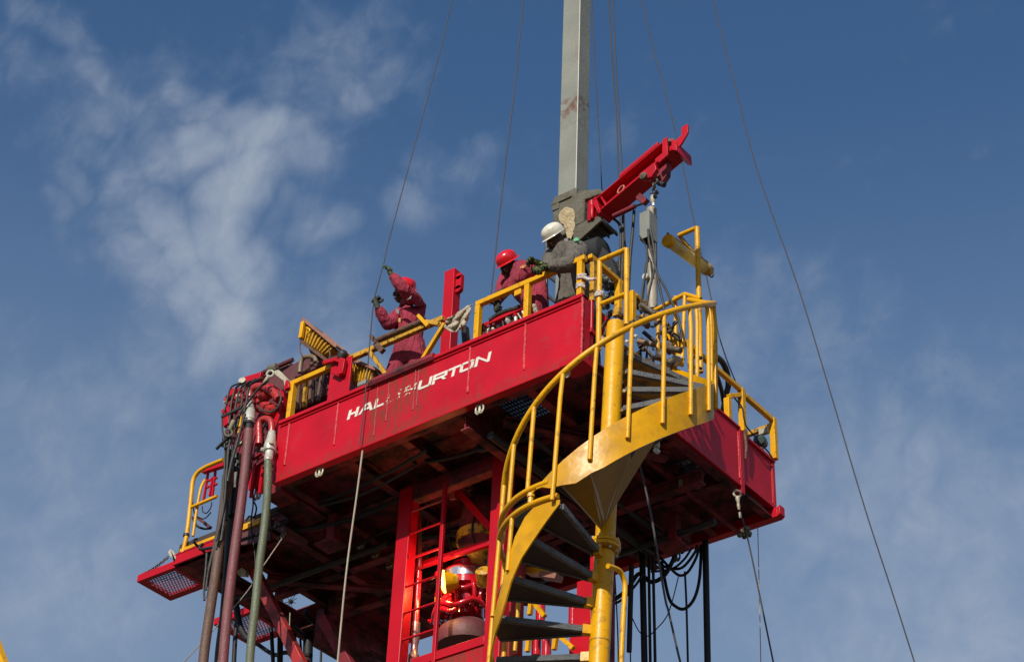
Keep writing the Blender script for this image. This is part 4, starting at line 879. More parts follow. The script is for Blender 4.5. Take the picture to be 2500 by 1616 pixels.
b = MB(); b.tube([(xr-.004,MY+.002,1.9),(xr-.004,MY+.002,7.5)],.006,6); b.build('corner_bead', mat('pale_bead',(.42,.40,.34),.5), ms)
# muddy clamp and boom socket
cl = thing('boom_socket', at(1400,520,y=MY), 'mud covered grey clamp and boxed socket on the mast', 'clamp')
b = MB(); z1_, z0_ = at(1362,478,y=MY-.03).z, at(1362,560,y=MY-.03).z-.10
b.box((xl-.025,MY-.035,z0_),(xr+.03,MY+DEP+.03,z1_)); b.build('collar', MUD, cl, .012)
b = MB(); b.box((xl-.035,MY-.05,z1_-.10),(xr-.02,MY-.035,z1_-.07)); b.box((xl-.03,MY-.045,z1_-.17),(xl+.05,MY-.035,z1_-.06)); b.build('strap', MUD, cl, .004)
def opx(lst, y): return [at(a_,b_,y=y) for a_,b_ in lst]
ys = MY-.06
# socket: a C shaped box that grips the boom foot
ys = MY-.07
b = MB(); b.prism(pl([(1403,552),(1403,500),(1409,466),(1464,461),(1477,474),(1467,473),(1427,487),(1425,540)], y=ys), (0,.30,0)); b.build('c_frame', MUD, cl, .010)
b = MB(); b.prism(pl([(1428,487),(1477,475),(1468,527),(1426,541)], y=ys+.27), (0,.02,0)); b.build('rear_plate', DARK, cl)
poly = [(1402,553),(1425,541),(1464,526),(1467,538),(1419,582),(1398,594)]
for yy in (ys-.01, ys+.27): b = MB(); b.prism(pl(poly, y=yy), (0,.025,0)); b.build('box_side', MUD, cl, .005)
q0, q1, q2, q3 = at(1426,542,y=ys), at(1464,527,y=ys), at(1467,538,y=ys), at(1419,582,y=ys)
b = MB(); b.beam(q0+V((0,.14,-.008)), q1+V((0,.14,-.008)), .26, .012); b.build('box_top', DARK, cl)  # coloured dark so the shade inside the box is in the material
b = MB(); b.beam(q1+V((-.006,.14,-.01)), q2+V((-.004,.14,-.0)), .25, .02); b.build('box_end', MUD, cl)
b = MB(); m0 = q1.lerp(q0,.45); b.beam(m0+V((0,.02,-.03)), m0+V((0,.26,-.03)), .012, .05); b.build('box_stiffener', MUD, cl)
b = MB(); b.beam(q0+V((-.05,.14,-.07)), q3+V((-.02,.14,.0)), .25, .012); b.build('box_end', MUD, cl)
# mud splash
b = MB(); n_ = 22; mp_ = [(1363,528),(1366,519),(1371,513),(1377,507),(1384,505),(1391,508),(1397,509),(1402,516),(1403,528),(1401,538),(1404,547),(1402,558),(1399,563),(1400,571),(1396,577),(1393,585),(1389,581),(1386,584),(1382,573),(1381,561),(1377,556),(1376,548),(1370,546),(1365,538)]
b.prism(pl(mp_, y=MY-.045),(0,.012,0)); tag(b.build('mud_splash', mat('dried_mud',(.42,.34,.20),.9,dirt=.8,dirtcol=(.25,.15,.06),dscale=16,thr=(.5,.68),bump=.9,bscale=40), None, .003), 'splash of dried cream mud on the mast clamp above the white helmet', 'mud')
# tongs unit of dark gear behind, right of mast
t_ = thing('dark_winch', at(1460,650,y=.9), 'dark winch body half hidden behind the man in grey', 'winch')
b = MB(); b.lathe([(.10,-.14),(.16,-.12),(.16,.10),(.10,.14)], at(1448,625,y=1.0), V((1,.2,0)), 20); b.build('drum', mat('slate_paint',(.015,.017,.018),.85,dirt=.6,bump=.3), t_)
b = MB(); q = pl([(1440,594),(1468,600),(1492,632),(1505,660),(1500,690),(1440,680),(1425,640)], y=.92); b.prism(q,(0,.12,0)); b.build('housing', mat('slate_paint2',(.015,.017,.018),.85,dirt=.6,bump=.3), t_, .01)
b = MB(); 
for k in range(30):
    c_ = at(1480+random.uniform(-14,20), 700+random.uniform(-60,50), y=.8+random.uniform(0,.2)); b.lathe([(.0,-.03),(.025,-.02),(.032,0),(.024,.02),(0,.03)], c_, V((random.random()-.5,random.random()-.5,random.random()-.5)), 7)
b.build('greasy_fittings', mat('greasy_metal',(.08,.085,.075),.4,dirt=.8,dirtcol=(.25,.24,.2),dscale=40,thr=(.58,.64),bump=.8,bscale=60), t_)
b = MB(); q = pl([(1486,642),(1520,635),(1522,720),(1490,735)], y=1.0); b.prism(q,(0,.05,0)); b.build('dark_panel', DARK, t_)
b = MB(); q = pl([(1501,671),(1511,670),(1511,710),(1502,712)], y=.98); b.prism(q,(0,.015,0)); b.build('grey_strip', GREY, t_)
t_ = thing('dark_stanchion', at(1334,700,y=1.3), 'thin dark upright with two cross tubes left of the mast foot', 'post')
MB().tube([at(1334,586,y=1.3),at(1335,790,y=1.3)], .014, 8).build('upright', DARK, t_)
MB().tube([at(1336,672,y=1.3),at(1372,700,y=1.3)], .016, 8).build('cross_tube', DARK, t_)
MB().tube([at(1337,722,y=1.3),at(1372,750,y=1.3)], .016, 8).build('cross_tube', DARK, t_)
# ------------------------------------------------------------------ red boom
BYc = .82
bo = thing('red_boom', at(1450,540,y=BYc), 'red steel boom slanting up to the right from the mast socket', 'crane boom')
def B(a_, c_, y=BYc): return at(a_, c_, y=y)
# main channel between flanges: web polygon plus flanges
web = pl([(1450,528),(1468,512),(1640,372),(1618,352),(1468,470)], y=BYc+.05)
pA, pB = at(1468,500,y=BYc), at(1643,352,y=BYc)
dv = (pB-pA).normalized(); side = V((0,1,0)); upv = side.cross(dv).normalized()
if upv.z < 0: upv = -upv
def bp(t, h, y=0): return pA+dv*t+upv*h+side*y
LB = (pB-pA).length
H_ = .074
b = MB(); b.prism([bp(-.06,-H_,.05),bp(LB-.02,-H_,.05),bp(LB-.02,H_,.05),bp(-.06,H_,.05)], side*.012); b.build('web', RED, bo)
b = MB(); b.prism([bp(-.06,-H_-.012,-.03),bp(LB+.02,-H_-.012,-.03),bp(LB+.02,-H_,-.03),bp(-.06,-H_,-.03)], side*.18); b.build('flange', RED, bo, .002)
b = MB(); b.prism([bp(-.06,H_,-.03),bp(LB-.06,H_,-.03),bp(LB-.06,H_+.012,-.03),bp(-.06,H_+.012,-.03)], side*.18); b.build('flange', RED, bo, .002)
b = MB(); b.prism([bp(-.06,-H_,.13),bp(LB,-H_,.13),bp(LB,H_,.13),bp(-.06,H_,.13)], side*.012); b.build('web', RED, bo)
b = MB(); b.prism([bp(.27,H_+.012,-.035),bp(.72,H_+.012,-.035),bp(.74,H_+.05,-.035),bp(.30,H_+.05,-.035)], side*.06); b.build('top_angle', RED, bo, .004)
# pivot tube and end stiffener in the socket
b = MB(); c_ = at(1447,523,y=BYc+.03); b.lathe([(.048,-.10),(.048,.13)], c_, UPV, 18); b.lathe([(.014,-.09),(.02,-.08),(.02,.06),(.014,.07)], c_+V((.03,-.050,-.01)), UPV, 12); b.build('pivot_tube', RED, bo)
b = MB(); b.prism([bp(-.06,-H_-.03,-.03),bp(-.03,-H_-.03,-.03),bp(.0,H_+.03,-.03),bp(-.05,H_+.03,-.03)], side*.17); b.prism([bp(.03,-H_,-.02),bp(.045,-H_,-.02),bp(.045,H_,-.02),bp(.03,H_,-.02)], side*.07); b.build('end_plate', RED, bo, .003)
# tip: upright jaw plates
b = MB(); b.prism(pl([(1617,342),(1628,334),(1630,378),(1608,398),(1604,388),(1616,376)], y=BYc-.09), side*.02); b.build('jaw_plate', RED, bo, .003)
b = MB(); b.prism(pl([(1638,338),(1650,345),(1652,368),(1640,366)], y=BYc-.06), side*.25); b.build('jaw_block', RED, bo, .004)
b = MB(); b.prism(pl([(1648,344),(1664,330),(1663,313),(1675,303),(1679,305),(1679,323),(1664,350),(1648,368)], y=BYc-.02), side*.022); b.build('horn', RED, bo, .003)
b = MB(); b.prism(pl([(1622,340),(1645,338),(1646,344),(1622,347)], y=BYc), side*.12); b.build('muddy_top', MUD, bo)
b = MB(); b.prism([bp(LB-.22,-H_-.022,-.04),bp(LB+.0,-H_-.022,-.04),bp(LB+.02,-H_+.03,-.04),bp(LB-.20,-H_+.03,-.04)], side*.19); b.build('tip_box', RED, bo, .004)
b = MB(); b.prism(pl([(1560,425),(1598,395),(1602,412),(1590,432),(1572,438),(1563,436)], y=BYc-.10), side*.05); b.build('cheek_plate', RED, bo, .006)
b = MB(); b.lathe([(.0,-.03),(.03,-.02),(.036,.01),(.0,.03)], at(1571,430,y=BYc-.12), V((0,-1,0)), 12); b.build('greasy_pin', MUD, bo)
b = MB(); b.prism(pl([(1610,405),(1632,390),(1628,425),(1612,450),(1600,440)], y=BYc+.02), side*.06); b.build('under_jaw', REDD, bo, .004)
b = MB(); b.cyl(at(1610,448,y=BYc-.03),at(1622,452,y=BYc-.03),.025,10); b.build('bolt', DARK, bo)
# jib brace and small cylinder below
b = MB(); b.beam(at(1560,480,y=BYc+.06),at(1578,495,y=BYc+.06),.06,.05,(0,1,0)); b.build('brace', REDD, bo, .004)
b = MB(); b.tube([at(1498,528,y=BYc+.05),at(1550,504,y=BYc+.05)],.024,12); b.build('luffing_cylinder', REDD, bo)
b = MB(); b.tube([at(1550,504,y=BYc+.05),at(1575,495,y=BYc+.05)],.011,8); b.build('luffing_rod', DARK, bo)
b = MB(); b.torus(at(1516,463,y=BYc-.02), V((0,1,0)), .026,.008,12,6,1.6); b.build('padeye', mat('pink_scuffed',(.45,.12,.09),.6), bo)
# hook chain and load pole
ch = thing('hook_chain', at(1597,450,y=BYc), 'muddy hook, chain and swivel hanging from the boom tip', 'hook')
pc = [(1600,432),(1599,444),(1597,456),(1596,468)]
for k,(a_,b_) in enumerate(pc):
    MB().torus(at(a_,b_,y=BYc-.04), V((0,1,0)) if k%2 else V((1,.3,0)), .026,.010,12,6).build('link', MUD if k < 3 else DARK, ch)
MB().lathe([(.018,0),(.024,.02),(.024,.06),(.016,.08),(.010,.10)], at(1594,478,y=BYc-.04), V((0,0,-1)), 14).build('swivel', PIN, ch)
MB().lathe([(.011,0),(.011,.06)], at(1595,490,y=BYc-.04), V((0,0,-1)), 12).build('bright_pin', SPARK, ch)
for (a_,b_) in ((1603,470),(1607,447),(1599,480)): MB().lathe([(0,-.02),(.02,-.01),(.022,.01),(0,.02)], at(a_,b_,y=BYc-.05), V((1,0,.3)), 9).build('greasy_knob', DARK, ch)
hp = thing('hanging_pole', at(1590,620,y=BYc), 'mud stained grey pole with a square sleeve at its top, hanging under the boom', 'pole')
z0_, z1_ = at(1582,577,y=BYc-.07).z, at(1582,512,y=BYc-.07).z
xc_ = at(1585,540,y=BYc).x; xx0, xx1 = at(1561,545,y=BYc-.07).x, at(1585,545,y=BYc-.07).x
b = MB(); yy0 = BYc-.07; D2 = .13
for (lo,hi) in (((xx0,yy0,z0_),(xx1,yy0+.01,z1_)),((xx1-.01,yy0+.01,z0_),(xx1,yy0+D2,z1_)),((xx0,yy0+.01,z0_),(xx0+.01,yy0+D2,z1_)),((xx0+.01,yy0+D2-.01,z0_),(xx1-.01,yy0+D2,z1_))): b.box(lo,hi)
b.box((xx0+.005,yy0+.005,z1_-.012),(xx1-.005,yy0+D2-.005,z1_)); b.build('sleeve', GREY, hp, .003)
b = MB(); ptop = at(1604,505,y=BYc+.06); pbot = at(1593,757,y=BYc+.06); pbot.x = ptop.x = at(1592,700,y=BYc+.06).x
MB().tube([ptop+V((.0,0,0)),V((ptop.x,ptop.y,pbot.z))], .046, 18).build('pole', mat('pole_tan',(.33,.29,.22),.5,dirt=.9,dirtcol=(.16,.14,.12),dscale=8,thr=(.42,.62),bump=.3,streak=True), hp)
MB().lathe([(.03,0),(.03,.03)], at(1579,678,y=BYc-.0), V((0,-1,0)), 12).build('eye', STEEL, hp)
for pts, rr, lab in (
  ([(1582,560),(1586,600),(1600,650),(1610,700),(1620,745),(1624,790)], .010, 'black hose falling from the square sleeve to the right, inner one'),
  ([(1588,560),(1597,610),(1602,660),(1625,705),(1650,760),(1662,800),(1663,830)], .010, 'black hose falling from the square sleeve to the right, outer one'),
  ([(1600,595),(1601,640),(1590,690),(1580,740),(1578,775)], .010, 'black hose crossing the hanging pole to the left'),
  ([(1578,600),(1580,640),(1570,700),(1562,760)], .009, 'thin black hose left of the hanging pole')):
    hose('pole_hose', pl(pts, y=BYc-.10), rr, RUB, lab, 'hose', 'hoses on the hanging pole')
hose('pole_cable', pl([(1561,576),(1578,602),(1584,640)], y=BYc-.09), .006, RUBB, 'thin cord from the sleeve corner to the hanging pole', 'cord')
# lower clutter at the foot of the pole
t_ = thing('valve_cluster', at(1600,830,y=.9), 'tangle of greasy valves, tubes and fittings behind the stair rail', 'valves')
GRS = mat('greasy_brown',(.07,.05,.035),.5,dirt=.8,dirtcol=(.22,.19,.15),dscale=30,thr=(.56,.64),bump=.6,bscale=50)
random.seed(3)
for k in range(26):
    cx, cy = random.uniform(1545,1640), random.uniform(765,905); yy = random.uniform(.6,1.1); p = at(cx,cy,y=yy)
    d = V((random.uniform(-1,1),random.uniform(-1,1),random.uniform(-1,1))).normalized()
    if k % 3 == 0: MB().lathe([(.02,-.06),(.03,-.05),(.03,-.02),(.04,-.01),(.04,.02),(.025,.03),(.02,.06)], p, d, 10).build('valve', GRS, t_)
    elif k % 3 == 1:
        q = [p]; 
        for j in range(4): q.append(q[-1]+V((random.uniform(-.09,.09),random.uniform(-.06,.06),random.uniform(-.1,.08))))
        MB().tube(spline(q,4), random.uniform(.008,.013), 7).build('small_hose', RUB, t_)
    else: MB().beam(p-d*.07,p+d*.07,.03,.02).build('lever', GRS, t_)
for (a_,b_,c_,d_,yy,rr,m) in ((1550,745,1622,775,.8,.03,GRS),(1558,833,1605,843,.7,.022,mat('tan_pipe',(.22,.15,.09),.6,dirt=.6)),(1622,848,1662,856,.7,.026,GRS),(1568,745,1600,768,.7,.024,GRS),(1628,805,1662,830,.8,.022,GRS),(1690,870,1712,874,1.5,.016,DARK),(1694,895,1712,900,1.6,.014,DARK)):
    MB().tube([at(a_,b_,y=yy),at(c_,d_,y=yy)], rr, 10).build('pipe', m, t_)
MB().tube([at(1608,765,y=.7),at(1606,878,y=.7)], .020, 10).build('yellow_stem', YELW, t_)
MB().lathe([(.03,-.04),(.045,-.03),(.045,.03),(.03,.04)], at(1654,880,y=.8), V((.4,-.6,.5)), 12).build('pale_flange', PIN, t_)
for (x0,y0,x1,y1,yy,m) in ((1634,810,1650,852,.9,YEL),(1648,818,1662,850,1.0,YEL),(1642,855,1666,880,.85,YEL),(1684,830,1690,945,1.3,YELW),(1733,870,1736,925,1.9,YELW)):
    MB().beam(at(x0,y0,y=yy),at(x1,y1,y=yy),.045,.03,(0,1,0)).build('yellow_plate', m, t_)
t_ = thing('red_gearbox', at(1455,800,y=.5), 'dark red casing behind the gate frame with a hanging black loop', 'gearbox')
b = MB(); q = pl([(1466,760),(1482,772),(1482,800),(1466,840)], y=.35); b.prism(q,(0,.2,0)); b.build('casing', RED, t_)
b = MB(); b.tube(spline(pl([(1484,780),(1474,792),(1466,808),(1468,820),(1476,818),(1480,800)], y=.3),5),.010,8); b.build('loop', RUB, t_)
b = MB(); b.tube(spline(pl([(1482,775),(1492,764),(1508,766),(1520,775)], y=.25),5),.025,8); b.build('greasy_pipe', GRS, t_)
b = MB(); b.beam(at(1508,753,y=.2),at(1506,772,y=.2),.06,.04,(0,1,0)); b.build('clamp', YELW, t_)
for k in range(9):
    b = MB(); p = at(1545+random.uniform(-8,40),785+random.uniform(-15,15),y=.5); b.lathe([(.0,-.03),(.03,-.015),(.034,.01),(0,.03)], p, V((random.random(),random.random(),random.random())), 8); b.build('greasy_fitting', GRS, t_)
tag(wrap(at(1470,832,y=.2), .02, None), 'white rag tied at the foot of the gate frame by the stair post', 'rag')['group'] = 'rags on the stair'
b = MB(); b.tube(spline(pl([(1556,818),(1545,825),(1535,832),(1526,836)], y=-.1),4),[.004,.012,.018,.01]*3+[.006],7); tag(b.build('rag_strip', TAPE), 'pale rag strip tucked under the curved rail right of the stair post', 'rag')
# big hoses behind the stair, right
gq = 'thick black hoses on the right side'
hose('thick_hose', drape([(1748,870,-.1),(1764,885,-.1),(1775,910,-.12),(1778,940,-.15),(1772,965,-.2),(1768,990,-.25),(1763,1010,-.3)],'x'), .028, RUB, 'thick black hose arching over the right side rail', 'hose', gq)
hose('thick_hose', drape([(1745,905,-.1),(1755,930,-.12),(1762,955,-.16),(1766,980,-.22)],'x'), .020, RUB, 'thinner black hose joining the arching hose behind the right rail', 'hose', gq)
# ------------------------------------------------------------------ lantern on its post
LTM = mat('lamp_tube',(.80,.66,.30),.3,dirt=.8,dirtcol=(.30,.22,.10),dscale=7,thr=(.52,.72),coat=.4)
_n = LTM.node_tree.nodes; _l = LTM.node_tree.links; _b = _n['Principled BSDF']; _t = _n.new('ShaderNodeBsdfTranslucent'); _m = _n.new('ShaderNodeMixShader'); _m.inputs[0].default_value = .55
_l.new(_b.inputs['Base Color'].links[0].from_socket, _t.inputs[0]); _l.new(_b.outputs[0], _m.inputs[1]); _l.new(_t.outputs[0], _m.inputs[2]); _l.new(_m.outputs[0], _n['Material Output'].inputs[0])
lt = thing('tube_lantern', at(1700,820,x=.02), 'yellow explosion proof tube lamp on a tall yellow post at the right', 'lamp')
LX = .02
pt_, pb_ = at(1702,556,x=LX), at(1705,848,x=LX); MB().tube([V((LX,pt_.y,pt_.z)),V((LX,pt_.y,pb_.z-.25))], .0245, 12).build('post', YEL, lt)
MB().tube([V((LX,pt_.y,pt_.z)), V((LX-.20,pt_.y,pt_.z+.0))], .022, 12).build('arm', YEL, lt)
e0 = at(1631,588,x=LX-.10); e1 = at(1722,655,x=LX-.10); dd = (e1-e0).normalized(); Ln = (e1-e0).length
MB().lathe([(.057,0),(.060,.012),(.060,.03),(.053,.034),(.053,Ln-.05),(.058,Ln-.04),(.058,Ln)], e0, dd, 24).build('glass_tube', LTM, lt)
MB().lathe([(.0,-.020),(.056,-.018),(.062,-.012),(.0625,.028)], e0, dd, 24).build('end_cap', YEL, lt)
MB().lathe([(.059,0),(.062,.03),(.050,.09),(.03,.11)], e1-dd*.02, dd, 20).build('end_cap', YELW, lt)
sdv = dd.cross(V((0,0,1))).normalized()
b = MB()
for k in (-1,1): b.tube([e0+sdv*.058*k*0+V((0,0,.056))+sdv*.03*k, e1+V((0,0,.056))+sdv*.03*k],.006,6)
b.build('guard_bar', YELW, lt)
MB().lathe([(.012,0),(.016,.015),(.01,.03)], e0+V((0,0,.058)), UPV, 8).build('lug', RUST, lt)
hose_ = MB().tube(spline([e1+dd*.07,e1+dd*.12+V((0,0,.03)),e1+dd*.14+V((0,0,.0)),e1+dd*.11+V((0,0,-.05)),e1+dd*.06+V((0,0,-.05))],5),.007,6).build('cable_tail', RUST, lt)
MB().beam(e0+dd*.55+V((.0,0,.05)),V((LX-.20,pt_.y,pt_.z)),.02,.03).build('clamp', YELW, lt)
# ------------------------------------------------------------------ floodlights on the left
def flood(quad, rim, y, lab, nrib=9, yoke=True):
    # quad: outline of the ribbed back (rim end, rim end, far end, far end); rim: the two ends of the door frame
    a_, b_, c_, d_ = pl(quad, y=y); r0, r1 = pl(rim, y=y-.02)
    t_ = thing('floodlight', (a_+c_)/2, lab, 'floodlight', 'ribbed yellow floodlights')
    MB().prism([a_,b_,c_,d_], (0,.20,0)).build('housing', LAMPH, t_, .008)
    b = MB()
    for k in range(nrib):
        u_ = (k+.5)/nrib; p = a_.lerp(b_,u_); q = d_.lerp(c_,u_); b.beam(p+V((0,-.012,0)), q+V((0,-.012,0)), .009, .020, (0,1,0))
        b.beam(q+V((0,.0,0))+(q-p).normalized()*.010, q+V((0,.19,0))+(q-p).normalized()*.010, .012, .020, (q-p))
    b.build('cooling_fins', LAMPH, t_)
    b = MB(); dr = (r1-r0).normalized(); up2 = dr.cross(V((0,1,0))).normalized()
    b.beam(r0+V((0,-.01,0)), r1+V((0,-.01,0)), .03, .022, (0,1,0)); b.beam(r0+V((0,.26,0)), r1+V((0,.26,0)), .03, .022, (0,1,0))
    b.beam(r0+V((0,-.02,0)), r0+V((0,.27,0)), .022, .03, dr); b.beam(r1+V((0,-.02,0)), r1+V((0,.27,0)), .022, .03, dr); b.build('door_frame', COPPER, t_, .004)
    MB().prism([r0+V((0,.0,0)),r1+V((0,.0,0)),r1+V((0,.25,0)),r0+V((0,.25,0))], -(c_-b_).normalized()*.008).build('front_glass', GLASS, t_)
    return t_
f1 = flood([(746,790),(812,848),(791,866),(738,830)], [(742,781),(822,847)], .10, 'ribbed yellow floodlight standing highest on the left, tilted')
b = MB(); b.beam(at(740,786,y=.06),at(734,826,y=.06),.04,.03,(0,1,0)); b.build('end_bracket', YEL, f1, .004)
b = MB(); b.tube(spline(pl([(748,800),(757,806),(749,815)], y=.07),3),.010,6); b.build('handle', YEL, f1)
b = MB(); b.beam(at(734,832,y=.08),at(798,880,y=.08),.03,.02,(0,1,0)); b.tube(spline(pl([(803,852),(806,868),(800,880),(792,876)], y=.08),3),.009,6); b.build('yoke', RUST, f1, .003)
b = MB(); b.prism(pl([(750,844),(770,858),(772,876),(762,872)], y=.10),(0,.08,0)); b.build('yoke_plate', MAROON, f1)
f2 = flood([(862,886),(912,904),(902,936),(858,932)], [(864,880),(920,903)], .14, 'ribbed yellow floodlight lower down behind the left rail brace', 7)
b = MB(); b.tube(pl([(908,912),(909,930),(900,938)], y=.12),.009,6); b.build('yoke', RUST, f2)
t_ = thing('floodlight_mount', at(765,890,y=.1), 'bent grey-brown tube mount below the higher floodlight', 'bracket')
MB().tube(spline(pl([(732,910),(735,885),(742,873),(755,870),(768,873),(772,884)], y=.1),4),.022,10).build('bent_tube', mat('tan_tube',(.17,.12,.07),.5), t_)
for (a_,b_,s_) in ((762,888,.02),(772,892,.018),(752,900,.022),(776,884,.014),(745,905,.02)): MB().lathe([(0,-s_),(s_,-s_*.6),(s_,s_*.6),(0,s_)], at(a_,b_,y=.08), V((1,.2,.5)), 9).build('fitting', RUST, t_)
hose('lamp_cable', pl([(735,835),(732,845),(734,860),(740,872)], y=.08), .006, RUST, 'thin cable from the higher floodlight to its mount', 'cable')
MB().box(at(882,940,y=.1)-V((.05,.02,.03)),at(893,930,y=.1)+V((.04,.02,.03))).build('j', GREY) if False else None
c_ = at(888,938,y=.08); t_ = thing('junction_box', c_, 'small grey junction box below the lower floodlight', 'junction box')
MB().box(c_-V((.05,.03,.022)),c_+V((.05,.03,.022))).build('box', GREY, t_, .004); MB().box(c_-V((.052,.032,.05)),c_+V((.045,.03,-.023))).build('base', DARK, t_, .004)
# ------------------------------------------------------------------ left machinery
cb = thing('power_unit', at(660,950,y=.35), 'dark maroon ribbed machine casing behind the left end of the rail', 'machine')
def boxpx(pts, y, t_, name, m, par, bev=.004): return MB().prism(pl(pts, y=y), (0,t_,0)).build(name, m, par, bev)
boxpx([(690,905),(742,872),(800,848),(805,960),(690,1022)], .30, .4, 'casing', MAROON, cb, .01)
boxpx([(588,935),(648,905),(705,880),(712,1000),(684,1040),(640,1040)], .34, .5, 'casing', MAROON, cb, .01)
for (x0,y0,x1,y1,m) in ((733,925,727,1000,HBR),(748,918,742,995,YELW),(762,912,757,985,HBR),(778,905,773,975,DARK),(789,903,776,978,HBR)):
    MB().beam(at(x0,y0,y=.22),at(x1,y1,y=.22),.03,.03,(0,1,0)).build('rib', m, cb)
boxpx([(690,965),(700,958),(704,1020),(688,1028)], .2, .02, 'dark_green_window', mat('deep_green',(.004,.03,.022),.3), cb, 0)
boxpx([(697,950),(706,958),(696,985),(687,985)], .19, .02, 'diamond_brace', MAROON, cb, 0)
MB().tube(pl([(590,938),(650,906),(715,878)], y=.30), .022, 8).build('top_edge', MAROON, cb)
boxpx([(715,915),(735,908),(800,878),(800,884),(735,916),(718,922)], .16, .05, 'lower_edge', MAROON, cb)
# galvanised arm with shackle
ar = thing('lifting_arm', at(680,925,y=.0), 'pale galvanised arm with a shackle at its top left of the yellow rail', 'arm')
boxpx([(670,905),(679,902),(702,925),(703,948),(694,950),(692,930),(668,912)], -.02, .05, 'arm', PIN, ar)
boxpx([(700,926),(704,932),(705,945),(694,951),(693,944),(697,930)], -.03, .03, 'red_end', RED, ar)
MB().lathe([(.02,-.05),(.05,-.04),(.05,.04),(.02,.05)], at(667,902,y=.0), V((1,.3,.2)), 12).build('knuckle', MUD, ar)
MB().torus(at(660,912,y=-.04), V((.5,-.8,0)), .032,.011,14,6).build('bow', STEEL, ar)
# manifold block and elbows
mf = thing('red_manifold', at(620,980,y=.15), 'cluster of red pipe elbows and valve bodies at the left end of the platform', 'manifold')
ELB = mat('elbow_red',(.42,.03,.03),.32,dirt=.7,dirtcol=(.14,.03,.02),dscale=16,thr=(.5,.72),bump=.15)
boxpx([(560,985),(580,945),(640,930),(690,950),(695,985),(670,1046),(668,1120),(600,1180),(575,1150),(560,1080)], .20, .3, 'backing', REDD, mf, .01)
boxpx([(660,935),(692,955),(690,990),(668,1052),(662,1040),(680,990),(672,960),(655,948)], .10, .06, 'side_plate', RED, mf)
MB().tube(spline(pl([(611,985),(611,966),(616,953),(628,945),(645,945),(660,952),(672,962),(682,975)], y=.0),5), .040, 14).build('large_elbow', ELB, mf)
MB().tube(spline(pl([(633,1068),(632,1040),(638,1026),(650,1022),(661,1028),(664,1045),(663,1056)], y=-.02),5), .030, 14).build('return_bend', ELB, mf)
MB().tube(pl([(633,1068),(632,1085)], y=-.02), .034, 12).build('stub', ELB, mf)
MB().lathe([(.03,-.06),(.055,-.05),(.055,.05),(.03,.06)], at(648,965,y=.06), V((1,-.2,0)), 14).build('valve_body', ELB, mf)
MB().lathe([(.04,-.10),(.065,-.09),(.065,.07),(.04,.09)], at(658,1000,y=.08), V((.8,0,-.6)), 6, False).build('valve_body', ELB, mf)
MB().lathe([(.05,-.05),(.08,-.03),(.08,.03),(.05,.05)], at(632,985,y=.10), V((0,1,0)), 16).build('valve_body', ELB, mf)
MB().lathe([(.0,-.05),(.055,-.04),(.06,.0),(.04,.05),(.0,.055)], at(640,1075,y=.08), V((.4,-.7,.3)), 12).build('valve_body', ELB, mf)
MB().lathe([(.05,-.12),(.07,-.10),(.07,.12),(.05,.13)], at(655,1100,y=.10), V((0,0,1)), 14).build('body', REDD, mf)
for (x0,y0,x1,y1) in ((565,968,560,1012),(574,950,566,975),(600,930,640,918),(550,1000,556,1040)):
    MB().beam(at(x0,y0,y=.16),at(x1,y1,y=.16),.07,.05,(0,1,0)).build('bracket', RED, mf, .004)
for k in range(16):
    cx, cy = random.uniform(552,600), random.uniform(940,1060); p = at(cx,cy,y=.12); s_ = random.uniform(.018,.03)
    MB().lathe([(0,-s_*1.4),(s_,-s_),(s_*1.1,s_*.6),(0,s_*1.2)], p, V((random.uniform(-1,1),random.uniform(-1,1),random.uniform(-1,1))), 8).build('fitting', random.choice([RED,ELB,REDD,PIN]), mf)
for (x0,y0,x1,y1) in ((583,1020,575,1048),(588,1018,586,1042),(590,1045,583,1058),(584,1075,580,1090)):
    MB().beam(at(x0,y0,y=.0),at(x1,y1,y=.0),.035,.02,(0,1,0)).build('yellow_strap', YEL, mf)
MB().lathe([(.0,-.03),(.03,-.02),(.035,.01),(.0,.03)], at(585,1082,y=-.02), V((0,-1,.2)), 10).build('pale_knob', PIN, mf)
MB().lathe([(.0,-.03),(.035,-.02),(.035,.02),(.0,.03)], at(592,931,y=.0), V((.5,-1,.2)), 10).build('pale_knob', PIN, mf)
for p_ in ((582,968),(582,980)): MB().lathe([(.0,-.02),(.022,-.01),(.022,.02),(.0,.03)], at(*p_,y=.0), V((.5,-1,.2)), 8).build('pale_knob', PIN, mf)
MB().tube(spline(pl([(630,985),(632,995),(645,1003),(662,1005),(675,998),(683,985),(686,970),(680,955)], y=-.03),5), .010, 8).build('black_loop', RUB, mf)
for k in range(5):
    p = at(625+random.uniform(0,30), 1095+random.uniform(0,45), y=.0); MB().beam(p-V((.05,0,.0)),p+V((.05,0,.03)),.03,.02).build('dirty_bracket', REDD, mf)
# hoses
def bighose(name, pts, rr, m, lab, coup, ys_):
    t_ = thing(name, pts[0], lab, 'hose', 'large hoses hanging at the left')
    MB().tube(spline(pts,8), rr, 20).build('hose_body', m, t_)
    return t_
y0_ = -.10
h1 = bighose('large_hose', pl([(607,1050),(602,1110),(590,1220),(575,1330),(560,1450),(549,1560),(543,1640)], y=y0_), .043, HMA, 'maroon brown hose with a silver coupling, middle one of the three thickest', None, 0)
cA = at(611,980,y=-.02); cB = at(607,1048,y=y0_); dA = (cB-cA).normalized()
lA = (cB-cA).length
MB().lathe([(.028,0),(.030,.05),(.042,.09),(.044,.13),(.052,.14),(.054,lA*.72),(.046,lA*.74),(.046,lA*.80)], cA, dA, 22).build('coupling', STEEL, h1)
MB().lathe([(.045,lA*.78),(.048,lA*.80),(.048,lA*.86),(.036,lA*.88),(.036,lA+.02)], cA, dA, 20).build('ferrule', DARK, h1)
